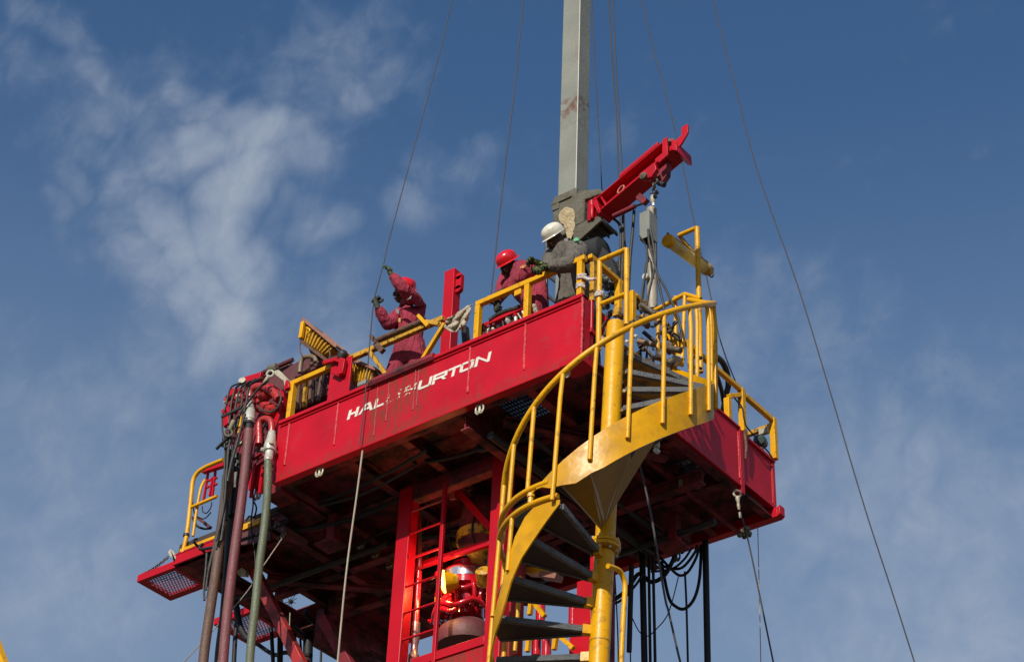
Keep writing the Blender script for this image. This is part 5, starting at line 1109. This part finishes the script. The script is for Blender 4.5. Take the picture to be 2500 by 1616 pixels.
h2 = bighose('large_hose', pl([(655,1122),(653,1200),(645,1290),(633,1380),(624,1470),(614,1560),(608,1640)], y=y0_), .036, HGR, 'mossy green hose with a silver coupling, rightmost of the three thickest', None, 0)
cA = at(664,1056,y=-.03); cB = at(656,1118,y=y0_); dA = (cB-cA).normalized(); lA = (cB-cA).length
MB().lathe([(.034,0),(.036,.03),(.040,.05),(.042,.10),(.050,.13),(.056,.17),(.058,lA*.72),(.050,lA*.76)], cA, dA, 22).build('coupling', STEEL, h2)
b = MB()
for k in range(3):
    aa = k*2.09+.4; s_ = dA.orthogonal().normalized(); r_ = dA.cross(s_); p = cA+dA*(lA*.62)+(s_*math.cos(aa)+r_*math.sin(aa))*.062; b.lathe([(0,-.02),(.022,-.01),(.022,.015),(0,.03)], p, (s_*math.cos(aa)+r_*math.sin(aa)), 8)
b.build('coupling_ear', PIN, h2)
MB().lathe([(.038,lA*.78),(.040,lA*.82),(.033,lA*.9),(.038,lA*.94),(.038,lA*1.08),(.030,lA*1.12)], cA, dA, 18).build('ferrule', STEEL, h2)
p = at(649,1265,y=y0_); MB().lathe([(.038,0),(.040,.005),(.038,.012)], at(640,1276,y=y0_), V((0,0,1)), 20).build('band', HGR, h2) if False else None
h3 = bighose('large_hose', pl([(560,1150),(553,1200),(541,1290),(528,1390),(513,1490),(500,1580),(494,1640)], y=y0_+.02), .043, HBR, 'plain brown hose, leftmost of the three thickest', None, 0)
h4 = bighose('large_hose', pl([(578,1110),(568,1200),(562,1300),(556,1400),(548,1500),(538,1580),(533,1640)], y=.12), .042, HDG, 'dark greenish hose half hidden between the brown and the maroon hoses', None, 0)
h5 = bighose('large_hose', pl([(580,1130),(575,1200),(570,1260)], y=.10), .05, DARK, 'short black pipe end above the dark greenish hose', None, 0)
gb = 'thin black hoses bundled at the left'
bun = [
 ([(588,935),(565,945),(555,975),(549,1000),(543,1015),(543,1050),(549,1090),(548,1150),(541,1260),(528,1340)], .0085,'outermost thin black hose arching over the left end'),
 ([(600,932),(578,945),(568,970),(563,1000),(560,1030),(556,1080),(548,1150),(542,1230),(520,1340),(500,1420)], .0095,'second thin black hose from the left end'),
 ([(612,930),(590,945),(580,968),(574,1000),(570,1035),(560,1085),(553,1160),(546,1240),(528,1320)], .0095,'third thin black hose from the left end'),
 ([(625,925),(604,938),(595,955),(590,985),(584,1020),(575,1060),(565,1110),(556,1180),(550,1240)], .010,'fourth thin black hose from the left end'),
 ([(640,922),(615,935),(607,950),(603,975),(596,1005),(590,1040),(580,1075),(566,1120),(553,1180)], .011,'innermost thin black hose, nearest the silver coupling'),
 ([(655,928),(635,945),(610,975),(592,1000),(580,1020),(572,1045)], .012,'short black sling from the shackle to the grey sleeve'),
 ([(560,1082),(556,1110),(553,1180),(548,1260),(540,1320)], .012,'thick black hose on the left edge of the bundle'),
 ([(568,1090),(562,1140),(556,1200),(553,1270)], .012,'second thick black hose in the bundle'),
 ([(598,1010),(590,1040),(578,1085),(565,1130),(556,1175)], .013,'black hose crossing in front of the yellow straps'),
 ([(505,1350),(502,1395),(498,1430),(499,1465)], .010,'thin black hose end left of the plain brown hose'),
 ([(545,1160),(537,1240),(524,1330),(508,1400),(503,1440)], .010,'thin black hose hugging the plain brown hose'),
]
for pts, rr, lab in bun: hose('thin_hose', pl(pts, y=-.13+random.uniform(-.04,.04)), rr, RUB, lab, 'hose', gb, 8, 6)
t_ = thing('hose_bundle_wrap', at(557,1190,y=-.02), 'black strapped bundle behind the thin hoses at the left', 'bundle')
MB().tube(spline(pl([(560,1100),(552,1180),(545,1260),(534,1330),(522,1400),(512,1460)], y=-.02),5), [.03]*26, 12).build('bundle', RUBB, t_)
MB().beam(at(528,1096,y=-.18),at(562,1062,y=-.18),.02,.02,(0,1,0)).build('clamp_bar', DARK, t_)
MB().beam(at(541,1018,y=-.18),at(590,994,y=-.18),.022,.015,(0,1,0)).build('clamp_bar', DARK, t_)
MB().torus(at(558,1056,y=-.19), V((.3,-.9,0)), .045,.010,14,6,.7).build('hook_ring', MUD, t_)
MB().lathe([(.018,0),(.022,.01),(.022,.085),(.018,.095)], at(571,1026,y=-.18), at(563,1045,y=-.18)-at(571,1026,y=-.18), 12).build('grey_sleeve', mat('khaki',(.22,.19,.13),.7), t_)
MB().lathe([(.016,0),(.020,.01),(.020,.07),(.016,.08)], at(655,920,y=-.1), at(647,934,y=-.1)-at(655,920,y=-.1), 12).build('pale_sleeve', mat('khaki2',(.36,.33,.2),.6), t_)
for k in range(8):
    p = at(548+random.uniform(-6,10),1075+random.uniform(-15,25),y=-.1); MB().lathe([(0,-.025),(.022,-.012),(.025,.01),(0,.025)], p, V((random.random(),random.random(),random.random())), 8).build('black_fitting', RUBB, t_)
# odds and ends hanging under the left end
hose('drop_cable', drape([(615,1190,.4),(618,1230,.4),(613,1280,.4),(622,1350,.4),(624,1400,.4)]), .007, RUBB, 'thin black cable dropping between the maroon and the green hose', 'cable')
hose('drop_cable', drape([(600,1272,.5),(608,1260,.5),(620,1262,.5),(626,1240,.5),(620,1225,.5)]), .008, RUBB, 'short curled black cable between the maroon and the green hose', 'cable')
t_ = thing('corrugated_hose', at(600,1500,y=1.2), 'black corrugated hose hanging behind the green hose', 'hose')
pts = spline(drape([(575,1465,1.2),(580,1500,1.2),(588,1535,1.2),(605,1560,1.2),(622,1570,1.2)]),8)
MB().tube(pts, [.035 if i%2 else .028 for i in range(len(pts))], 12).build('hose_body', RUBB, t_)
hose('black_hose', pl([(580,1500),(574,1560),(570,1640)], y=1.2), .022, RUBB, 'black hose just right of the maroon hose at the picture foot', 'hose', gp)
t_ = thing('cable_turnbuckle', at(680,1320,y=.5), 'small turnbuckle on the thin slanting rope right of the green hose', 'turnbuckle')
MB().torus(at(684,1315,y=.5), V((.3,-.8,.2)), .03,.008,12,6,.6).build('eye', MUD, t_); MB().tube([at(688,1308,y=.5),at(696,1290,y=.5)],.012,8).build('screw', MUD, t_)
b = MB(); q = pl([(578,1392),(590,1384),(600,1392),(598,1404),(580,1402)], y=.9); b.prism(q,(0,.05,0)); tag(b.build('pale_lug', PIN, None, .004), 'pale bracket lug at the head of the orange-red strut', 'lug')
# plates on left wing below the toe board
b = MB(); b.prism(pl([(590,1292),(662,1262),(660,1316),(588,1330)], y=.52),(0,.02,0)); b.build('corner_plate', MAROON, pf, .003)
b = MB(); b.prism(pl([(590,1284),(632,1268),(634,1276),(590,1294)], y=.50),(0,.03,0)); b.build('toe_board', YEL, pf)
b = MB(); b.prism(pl([(672,1270),(700,1285),(690,1300),(668,1290)], y=.5),(0,.3,0)); b.build('corner_plate', MAROON, pf)
# hose-side support box behind hoses (end of the main floor)
b = MB(); b.box((-3.55,.12,ZB),(-3.335,.5,-.05)); b.build('end_box', REDD, pf, .004)
b = MB(); b.prism(pl([(608,1150),(640,1120),(640,1180),(606,1196)], y=.11),(0,.02,0)); b.build('end_panel', RED, pf)
for X_ in (625,645): 
    p0 = at(X_,1120,y=.105); MB().box((p0.x,.08,-.60),(p0.x+.03,.105,-.25)).build('end_rib', RED, pf)
# ------------------------------------------------------------------ guy lines and mast cables
gw = 'thin wire ropes crossing the sky'
rope('wire_rope', drape([(1110,-25,.9),(1072,135,.75),(1000,400,.35),(950,585,.02),(938,638,-.06),(924,690,-.08),(913,735,-.08),(906,800,-.08),(893,950,-.05),(878,1085,-.045)]), .0055, WIRE, 'wire rope held in the raised gloves of the man on the left', 'rope', gw)
rope('wire_rope', drape([(1280,-25,1.6),(1258,200,1.4),(1228,450,1.1),(1196,745,.7)]), .0065, WIRE, 'wire rope passing just left of the crouching man in the red helmet', 'rope', gw)
rope('wire_rope', drape([(1736,-25,3.0),(1760,80,3.0),(1800,230,3.05),(1850,420,3.1),(1945,690,3.2),(2010,900,3.3),(2110,1235,3.4),(2180,1450,3.6),(2242,1645,3.8)]), .0062, WIRE, 'long wire rope running alone down the right side of the sky', 'rope', gw)
rope('wire_rope', drape([(1562,-25,2.6),(1590,100,2.6),(1625,230,2.6),(1656,350,2.6),(1690,520,2.6),(1728,690,2.6),(1745,770,2.6),(1757,825,2.6),(1775,880,2.6),(1797,935,2.6)]), .0058, WIRE, 'wire rope passing behind the boom tip down to the right side rail', 'rope', gw)
rope('wire_rope', drape([(1444,-25,2.0),(1452,150,2.0),(1462,330,2.0),(1470,480,2.0),(1471,610,2.0)]), .0058, WIRE, 'thin line just right of the mast', 'rope', gw)
rope('wire_rope', drape([(1485,-25,1.4),(1494,140,1.4),(1506,300,1.4),(1510,430,1.4),(1514,560,1.4),(1514,640,1.4)]), .0068, WIRE, 'left line of the close pair between the mast and the boom', 'rope', gw)
rope('wire_rope', drape([(1496,-25,1.4),(1503,140,1.4),(1512,300,1.4),(1520,430,1.4),(1525,560,1.4),(1528,640,1.4)]), .0068, WIRE, 'right line of the close pair between the mast and the boom', 'rope', gw)
gw2 = 'cables between the boom and the gate frame'
hose('mast_cable', drape([(1499,535,1.0),(1512,548,1.0),(1516,575,1.0),(1513,640,1.0),(1510,760,1.0)]), .013, RUB, 'black cable curling down from the boom foot', 'cable', gw2)
hose('mast_cable', drape([(1521,525,1.0),(1521,600,1.0),(1517,700,1.0),(1512,770,1.0)]), .013, RUB, 'straight black cable right of the curling one', 'cable', gw2)
hose('mast_cable', drape([(1548,515,1.0),(1545,560,1.0),(1538,640,1.0),(1532,760,1.0)]), .014, RUB, 'thick black cable passing behind the right leg of the gate frame', 'cable', gw2)
hose('mast_cable', drape([(1528,600,1.2),(1532,660,1.2),(1530,780,1.2)]), .006, WIRE, 'thin line between the two black cables behind the gate frame', 'cable', gw2)
hose('mast_cable', drape([(1578,640,.9),(1572,700,.9),(1565,765,.9)]), .010, RUB, 'black cable left of the hanging pole', 'cable', gw2)
# yellow post edge at the far left foot of the picture
t_ = tag(MB().beam(at(-14,1560,y=-.4),at(22,1660,y=-.4),.07,.07,(0,1,0)).build('yellow_boom', YEL), 'sliver of a yellow beam at the bottom left edge of the picture', 'beam')
# junk on the deck behind the front panel: red tool frame with hoses
t_ = thing('hose_rack', at(1240,800,y=.2), 'red frame full of hoses and fittings at the feet of the crouching man', 'hose rack')
MB().beam(at(1160,806,y=.12),at(1280,752,y=.12),.04,.035).build('top_bar', RED, t_, .004)
MB().beam(at(1162,832,y=.25),at(1290,775,y=.25),.05,.22).build('body', REDD, t_, .004)
MB().tube(spline(pl([(1195,782),(1215,768),(1240,758),(1268,750)], y=.10),4), .018, 8).build('black_hose', RUB, t_)
for k in range(30):
    u_ = random.random(); cx = 1165+u_*115; cy = 822-u_*52+random.uniform(-13,16); p = at(cx,cy,y=.08+random.uniform(0,.06)); s_ = random.uniform(.012,.024)
    MB().lathe([(0,-s_*1.6),(s_,-s_),(s_*1.1,s_*.6),(0,s_*1.4)], p, V((random.uniform(-1,1),random.uniform(-1,1),random.uniform(-1,1))), 7).build('fitting', random.choice([RED,REDD,DARK,ELB,DARK,STEEL]), t_)
for k in range(6):
    u_ = random.random(); cx = 1175+u_*100; cy = 820-u_*50; a_ = at(cx,cy-10,y=.07); c_ = at(cx+random.uniform(-16,16),cy+15,y=.09); MB().tube([a_,c_],.007,6).build('small_rod', random.choice([DARK,STEEL,RUB]), t_)
MB().tube([at(1259,775,y=.07),at(1260,792,y=.07)], .016, 10).build('bright_plunger', STEEL, t_)
MB().beam(at(1135,800,y=.15),at(1140,856,y=.15),.05,.05,(0,1,0)).build('dark_post', DARK, t_)
# ------------------------------------------------------------------ people
def skin_mesh(name, nodes, edges, root, m_list, assign, parent, sub=2, disp=.0, dscale=.08):
    """nodes: {key:(Vector, rx, ry)}; grows ONE continuous surface"""
    keys = list(nodes); idx = {k: i for i, k in enumerate(keys)}
    me = bpy.data.meshes.new(name); me.from_pydata([tuple(nodes[k][0]) for k in keys], [(idx[a_], idx[c_]) for a_, c_ in edges], []); me.update()
    o = bpy.data.objects.new(name, me); COL.objects.link(o)
    sk = o.modifiers.new('skin','SKIN'); sk.use_smooth_shade = True; sk.branch_smoothing = .6
    for k, v in zip(keys, me.skin_vertices[0].data): v.radius = (nodes[k][1], nodes[k][2]); v.use_root = (k == root)
    sb = o.modifiers.new('sub','SUBSURF'); sb.levels = sb.render_levels = sub
    if disp:
        tx = bpy.data.textures.new('wr','CLOUDS'); tx.noise_scale = dscale; tx.noise_depth = 2
        d_ = o.modifiers.new('d','DISPLACE'); d_.texture = tx; d_.strength = disp; d_.texture_coords = 'GLOBAL'; d_.mid_level = .5
    dg_ = bpy.context.evaluated_depsgraph_get(); ev = o.evaluated_get(dg_)
    nm = bpy.data.meshes.new_from_object(ev); nm.name = name
    for md in list(o.modifiers): o.modifiers.remove(md)
    o.data = nm; nm.materials.clear()
    for m_ in m_list: nm.materials.append(m_)
    for p in nm.polygons: p.use_smooth = True; p.material_index = assign(p.center)
    if parent is not None: o.parent = parent; o.matrix_parent_inverse = Matrix.Translation(-parent.location)
    return o
def glove(name, wrist, knuck, pdir, parent, m, curl=.9, spread=.012, s=1.0):
    """palm with five separate bent fingers; knuck = middle of the knuckle line, pdir = direction the palm faces"""
    f = (knuck-wrist).normalized(); pdir = (pdir-f*pdir.dot(f)).normalized(); sd = f.cross(pdir).normalized()
    nodes = {'w0':(wrist-f*.05, .036,.032), 'w':(wrist, .033,.028), 'p':(wrist+f*.05*s, .040,.024), 'k':(wrist+f*.085*s, .042,.021)}
    edges = [('w0','w'),('w','p'),('p','k')]
    body = skin_mesh(name, nodes, edges, 'w', [m], lambda c: 0, parent, 2)
    for i,(off,ln) in enumerate(((-.030,.070),(-.010,.080),(.010,.076),(.030,.060))):
        base = wrist+f*.078*s+sd*off*s; d0 = f; pts = [base]; dcur = d0; a_ = 0
        for j,(l_,c_) in enumerate(((.45,.25),(.32,1.0),(.25,1.0))):
            a_ += c_*curl; dcur = (f*math.cos(a_)+pdir*math.sin(a_)).normalized(); pts.append(pts[-1]+dcur*ln*l_*s)
        MB().tube(spline(pts,3), [.0125*s]*3+[.012*s]*3+[.011*s]*3+[.008*s], 8).build('finger', m, body)
    tb = wrist+f*.03*s-sd*.032*s; t1 = tb+(f*.6-sd*.6+pdir*.5).normalized()*.035*s; t2 = t1+(f*.8+pdir*.7+sd*.1).normalized()*.032*s
    MB().tube(spline([tb,t1,t2],4), .0135*s, 8).build('thumb', m, body)
    return body
def helmet(c, up, fwd, m, parent, R=.135, brim=.05, cap=False):
    up = up.normalized(); fwd = (fwd-up*fwd.dot(up)).normalized(); sd = up.cross(fwd)
    b = MB(); n_ = 36; prof = [(1.0,-.02),(1.0,.25),(.96,.5),(.86,.74),(.68,.92),(.42,1.04),(.0,1.09)]
    vs = []
    for r_, h_ in prof:
        for k in range(n_):
            t = 2*math.pi*k/n_; rib = 1+.018*max(0, math.cos(3*t))**8*(1 if r_ > .3 else 0)
            vs.append(c+fwd*(math.cos(t)*r_*R*1.14*rib)+sd*(math.sin(t)*r_*R*.95*rib)+up*(h_*R*.92*(1+.03*math.exp(-(math.sin(t)/.12)**2)*(r_ < .98))))
    fs = []
    for i in range(len(prof)-1):
        for k in range(n_): fs.append((i*n_+k, i*n_+(k+1)%n_, (i+1)*n_+(k+1)%n_, (i+1)*n_+k))
    b.add(vs, fs, True); o = b.build('helmet', m, parent); 
    b = MB(); vs = []
    for r_, dz in ((1.0,.02),(1.0,-.05),(1.35,-.16),(1.37,-.19),(1.33,-.20),(1.0,-.09)):
        for k in range(n_):
            t = 2*math.pi*k/n_; e_ = 1.0
            if cap: e_ = max(.12, math.cos(t))**.7 if math.cos(t) > 0 else .12
            rr_ = 1.0+(r_-1.0)*brim/.05*e_
            vs.append(c+fwd*(math.cos(t)*rr_*R*1.14)+sd*(math.sin(t)*rr_*R*.96)+up*(dz*R*.9*(1 if not cap else .8)))
    fs = []
    for i in range(5):
        for k in range(n_): fs.append((i*n_+k, i*n_+(k+1)%n_, (i+1)*n_+(k+1)%n_, (i+1)*n_+k))
    b.add(vs, fs, True); b.build('brim', m, o)
    return o
def head_nodes(hc, up, fwd, neck):
    up = up.normalized(); fwd = (fwd-up*fwd.dot(up)).normalized()
    return hc+up*.05, hc, hc-up*.055+fwd*.015
def face(parent, hc, up, fwd, m):
    up = up.normalized(); fwd = (fwd-up*fwd.dot(up)).normalized(); sd = up.cross(fwd)
    K = .74
    def ell(b, c, a1, a2, a3):
        c = hc+(c-hc)*K; a1 = a1*K; a2 = a2*K; a3 = a3*K
        vs = []; nu, nv = 10, 14
        for i in range(nu+1):
            for k in range(nv):
                th = math.pi*i/nu; ph = 2*math.pi*k/nv
                vs.append(c+a3*math.cos(th)+a1*(math.sin(th)*math.cos(ph))+a2*(math.sin(th)*math.sin(ph)))
        fs = [(i*nv+k,i*nv+(k+1)%nv,(i+1)*nv+(k+1)%nv,(i+1)*nv+k) for i in range(nu) for k in range(nv)]
        b.add(vs, fs, True)
    b = MB()
    ell(b, hc+up*.015, fwd*.100, sd*.078, up*.125)
    ell(b, hc-up*.070+fwd*.030, fwd*.058, sd*.058, up*.052)   # jaw and chin
    ell(b, hc-up*.020+fwd*.103, fwd*.022, sd*.017, up*.030)   # nose
    ell(b, hc+up*.030+fwd*.090, fwd*.018, sd*.055, up*.014)   # brow
    ell(b, hc-up*.062+fwd*.093, fwd*.012, sd*.026, up*.007); ell(b, hc-up*.076+fwd*.092, fwd*.012, sd*.024, up*.008)  # lips
    for s_ in (-1,1):
        ell(b, hc-up*.005+sd*.080*s_-fwd*.012, fwd*.022, sd*.010, up*.034)
        ell(b, hc-up*.025+sd*.045*s_+fwd*.072, fwd*.03, sd*.025, up*.02)
    o = b.build('head', m, parent)
    for s_ in (-1,1): b = MB(); ell(b, hc+up*.008+sd*.033*s_+fwd*.088, fwd*.014, sd*.014, up*.010); b.build('eye', mat('eye_white',(.35,.32,.30),.3) if 'eye_white' not in MATS else MATS['eye_white'], o)
    b = MB()
    for s_ in (-1,1): b = MB(); ell(b, hc+up*.008+sd*.033*s_+fwd*.099, fwd*.004, sd*.006, up*.006); b.build('pupil', DARK, o)
    return o
DZ = -.49
vd = (-CD)   # towards the camera
def P_(x, y, d): return at(x, y, y=d)
# ---- man on the left guiding the wire rope
y_ = .27
pel, wst, chs, nk = P_(1000,868,y_), P_(1001,826,y_), P_(998,780,y_-.01), P_(992,748,y_-.03)
shR, shL = P_(968,768,y_-.08), P_(1024,745,y_+.02)
elR, wrR = P_(948,797,y_-.20), P_(921,748,y_-.33)
elL, wrL = P_(987,707,y_-.24), P_(956,671,y_-.31)
hc = P_(989,714,y_-.10)
man = thing('person', (pel.x,y_,DZ), 'man in a maroon coverall and red helmet gripping the wire rope with both gloves', 'person')
hipR, hipL = pel+V((-.11,-.03,-.05)), pel+V((.11,.03,-.05))
kR, kL = V((hipR.x-.02,hipR.y-.06,hipR.z-.42)), V((hipL.x+.03,hipL.y-.05,hipL.z-.42))
fR, fL = V((kR.x-.01,kR.y+.05,DZ+.10)), V((kL.x+.02,kL.y+.05,DZ+.10))
nodes = {'pel':(pel,.155,.13),'wst':(wst,.150,.125),'mid':(wst.lerp(chs,.5),.185,.145),'chs':(chs,.19,.15),'nk0':(nk+V((0,0,-.03)),.10,.09),'nk':(nk,.065,.065),
 'shR':(shR,.095,.09),'shL':(shL,.092,.088),'eR':(elR,.068,.064),'fR_':(elR.lerp(wrR,.5),.058,.054),'wR':(wrR,.040,.040),'eL':(elL,.062,.060),'fL_':(elL.lerp(wrL,.5),.056,.052),'wL':(wrL,.042,.042),
 'hR':(hipR,.11,.11),'tR':(hipR.lerp(kR,.5),.105,.10),'kR':(kR,.090,.088),'aR':(fR,.07,.07),'hL':(hipL,.11,.11),'tL':(hipL.lerp(kL,.5),.105,.10),'kL':(kL,.090,.088),'aL':(fL,.07,.07),
 'ftR':(fR+V((-.02,-.16,-.06)),.045,.035),'ftL':(fL+V((.02,-.16,-.06)),.045,.035),'hd':(hc+V((0,0,-.03)),.05,.05)}
edges = [('pel','wst'),('wst','mid'),('mid','chs'),('chs','nk0'),('nk0','nk'),('nk','hd'),('chs','shR'),('shR','eR'),('eR','fR_'),('fR_','wR'),('chs','shL'),('shL','eL'),('eL','fL_'),('fL_','wL'),
 ('pel','hR'),('hR','tR'),('tR','kR'),('kR','aR'),('aR','ftR'),('pel','hL'),('hL','tL'),('tL','kL'),('kL','aL'),('aL','ftL')]
BOOT = mat('boot',(.04,.03,.02),.6)
def asg(hc_, nk_, wrs):
    def f(c_):
        if c_.z > nk_.z-.005 and (c_-hc_).length < .13 : return 1
        if c_.z < DZ+.10: return 2
        return 0
    return f
skin_mesh('body', nodes, edges, 'pel', [COV,SKIN,BOOT], asg(hc,nk,0), man, 3, .020, .055)
up_ = (hc-nk+V((.0,0,.22))).normalized(); up_ = V((.10,.10,1)).normalized(); fw_ = V((-.35,-1,-.45))
H1 = P_(989,701,y_-.10); U1 = (CU*.95+CR*.12-vd*.05).normalized(); F1 = V((-.75,-.6,-.45)); face(man, H1-U1*.060+(F1-U1*F1.dot(U1)).normalized()*.012, U1, F1, SKIN)
helmet(H1, U1, F1, HRED, man, .088, .034)
glove('glove', wrL, P_(944,648,-.05), V((-1,.2,-.3)), man, GLV, .35)
glove('glove', wrR, P_(914,722,-.07), V((-.2,.9,.2)), man, GLVB, 1.15)
b = MB(); b.beam(P_(1004,712,y_-.16),P_(997,732,y_-.18),.05,.010,(0,-1,.2)); b.build('collar_band', REFL, man, .004)
b = MB(); b.beam(P_(944,776,y_-.26),P_(957,797,y_-.22),.02,.10,(0,-1,0)); b.build('sleeve_band', REFL, man, .004) if False else None
b = MB(); b.prism([P_(967,752,.07),P_(975,757,.07),P_(973,766,.07),P_(966,762,.07)],(0,.01,0)); b.build('shoulder_patch', mat('grey_patch',(.2,.17,.17),.8), man)
b = MB(); b.prism([P_(973,776,.055),P_(978,776,.055),P_(977,786,.055),P_(972,786,.055)],(0,.01,0)); b.build('chest_badge', BADGE, man)
MB().prism([P_(968,762,.08),P_(990,744,.05),P_(1004,748,.06),P_(984,752,.05)],(0,.012,0)).build('collar', COV, man)
# ---- crouching man in red helmet
y_ = .30
pel, chs, nk = P_(1318,742,y_+.05), P_(1275,672,y_-.02), P_(1258,655,y_-.05)
mid = P_(1295,712,y_+.02)
shL, shR = P_(1290,652,y_-.07), P_(1240,680,y_+.12)
elL, wrL = P_(1258,690,y_-.17), P_(1226,712,.10)
elR, wrR = P_(1226,712,y_+.02), P_(1216,733,.10)
hc = P_(1238,636,y_-.12)-(CU*.86-CR*.46+vd*.12).normalized()*.065
man2 = thing('person', (pel.x,y_,DZ), 'crouching man in a maroon coverall and shiny red wide-brimmed helmet', 'person')
kL, kR = P_(1296,768,.16), P_(1252,765,.26)
fL, fR = V((kL.x+.14,.34,DZ+.10)), V((kR.x+.08,.45,DZ+.10))
nodes = {'pel':(pel,.18,.17),'mid':(mid,.17,.17),'chs':(chs,.185,.17),'nk0':(nk,.09,.09),'nk':(hc.lerp(nk,.5),.055,.055),'hd':(hc,.045,.045),
 'shL':(shL,.105,.10),'eL':(elL,.072,.07),'fL_':(elL.lerp(wrL,.5),.058,.056),'wL':(wrL,.042,.042),'shR':(shR,.095,.09),'eR':(elR,.07,.068),'wR':(wrR,.04,.04),
 'hL':(pel+V((.05,-.08,-.04)),.14,.14),'kL':(kL,.095,.095),'aL':(fL,.068,.068),'ftL':(fL+V((-.05,-.16,-.06)),.045,.035),
 'hR':(pel+V((-.10,.03,-.04)),.13,.13),'kR':(kR,.095,.095),'aR':(fR,.068,.068),'ftR':(fR+V((-.05,-.16,-.06)),.045,.035)}
edges = [('pel','mid'),('mid','chs'),('chs','nk0'),('nk0','nk'),('nk','hd'),('chs','shL'),('shL','eL'),('eL','fL_'),('fL_','wL'),('chs','shR'),('shR','eR'),('eR','wR'),
 ('pel','hL'),('hL','kL'),('kL','aL'),('aL','ftL'),('pel','hR'),('hR','kR'),('kR','aR'),('aR','ftR')]
skin_mesh('body', nodes, edges, 'pel', [COV,SKIN,BOOT], lambda c_: 1 if (c_-hc).length < .10 else (2 if c_.z < DZ+.10 else 0), man2, 3, .020, .055)
uph = (P_(1230,606,y_-.12)-P_(1246,645,y_-.12)).normalized()
uph = (CU*.86-CR*.46+vd*.12).normalized()
fwh = (-CU*.55-CR*.45+vd*.30)
H2 = P_(1238,636,y_-.12); face(man2, H2-uph*.062+(fwh-uph*fwh.dot(uph)).normalized()*.012, uph, fwh, SKIN)
helmet(P_(1238,636,y_-.12), uph, fwh, HRED, man2, .088, .034)
glove('glove', wrL, P_(1209,722,.07), V((.1,.2,-1)), man2, GLVB, .7)
glove('glove', wrR, P_(1212,750,.07), V((.3,.5,-.5)), man2, GLVB, .9)
MB().prism([P_(1267,654,.115),P_(1276,647,.115),P_(1285,648,.115),P_(1278,655,.115)],(0,.01,0)).build('shoulder_badge', BADGE, man2)
MB().prism([P_(1299,741,.03),P_(1307,742,.03),P_(1313,762,.03),P_(1311,770,.03),P_(1302,760,.03)],(0,.02,0)).build('knee_patch', mat('muddy_patch',(.36,.31,.23),.8,dirt=.9,dirtcol=(.1,.03,.04),dscale=30,thr=(.45,.6)), man2)
# ---- man in grey leaning on the rail
y_ = .30
pel, wst, chs, nk = P_(1401,716,y_+.06), P_(1400,680,y_+.05), P_(1386,632,y_+.0), P_(1370,607,y_-.04)
shL, shR = P_(1413,607,y_-.04), P_(1348,622,y_+.10)
elL, wrL = P_(1398,645,.03), P_(1336,652,-.02)
elR, wrR = P_(1340,655,.12), P_(1323,655,.0)
hc = P_(1351,571,y_-.12)-(CU*.84-CR*.50+vd*.10).normalized()*.065
man3 = thing('person', (pel.x,y_,DZ), 'man in a grey coverall and white helmet leaning his forearms on the yellow rail', 'person')
hipR, hipL = pel+V((-.08,-.02,-.05)), pel+V((.09,.03,-.05))
kR, kL = V((hipR.x-.02,hipR.y-.02,hipR.z-.38)), V((hipL.x+.04,hipL.y+.02,hipL.z-.38))
fR, fL = V((kR.x,kR.y+.08,DZ+.10)), V((kL.x,kL.y+.08,DZ+.10))
nodes = {'pel':(pel,.135,.13),'wst':(wst,.14,.13),'mid':(wst.lerp(chs,.5),.165,.145),'chs':(chs,.185,.15),'nk0':(nk,.09,.085),'nk':(nk.lerp(hc,.5),.055,.055),'hd':(hc,.045,.045),
 'shR':(shR,.10,.095),'shL':(shL,.112,.105),'eL':(elL,.082,.078),'fL_':(elL.lerp(wrL,.5),.072,.068),'wL':(wrL,.05,.048),'eR':(elR,.075,.07),'wR':(wrR,.05,.048),
 'hR':(hipR,.11,.11),'tR':(hipR.lerp(kR,.5),.10,.10),'kR':(kR,.08,.08),'aR':(fR,.068,.068),'ftR':(fR+V((-.02,-.16,-.06)),.045,.035),
 'hL':(hipL,.11,.11),'tL':(hipL.lerp(kL,.5),.10,.10),'kL':(kL,.08,.08),'aL':(fL,.068,.068),'ftL':(fL+V((.02,-.16,-.06)),.045,.035)}
edges = [('pel','wst'),('wst','mid'),('mid','chs'),('chs','nk0'),('nk0','nk'),('nk','hd'),('chs','shR'),('shR','eR'),('eR','wR'),('chs','shL'),('shL','eL'),('eL','fL_'),('fL_','wL'),
 ('pel','hR'),('hR','tR'),('tR','kR'),('kR','aR'),('aR','ftR'),('pel','hL'),('hL','tL'),('tL','kL'),('kL','aL'),('aL','ftL')]
skin_mesh('body', nodes, edges, 'pel', [GCOV,SKIN,BOOT], lambda c_: 1 if (c_-hc).length < .10 else (2 if c_.z < DZ+.10 else 0), man3, 3, .020, .055)
uph = (CU*.84-CR*.50+vd*.10).normalized(); fwh = (-CU*.60-CR*.50+vd*.25)
H3 = P_(1351,571,y_-.12); face(man3, H3-uph*.062+(fwh-uph*fwh.dot(uph)).normalized()*.012, uph, fwh, SKIN)
helmet(P_(1351,571,y_-.12), uph, fwh, HWHT, man3, .090, .030, cap=True)
glove('glove', P_(1326,648,.0), P_(1308,640,-.04), V((.1,.1,-1)), man3, GLV, 1.35, s=1.15)
glove('glove', P_(1332,654,-.03), P_(1318,655,-.10), V((-.5,.5,-.6)), man3, GLV, 1.35, s=1.15)
MB().prism([P_(1400,584,.12),P_(1406,580,.12),P_(1413,581,.12),P_(1412,587,.12),P_(1402,589,.12)],(0,.02,0)).build('shoulder_badge', GBADGE, man3)
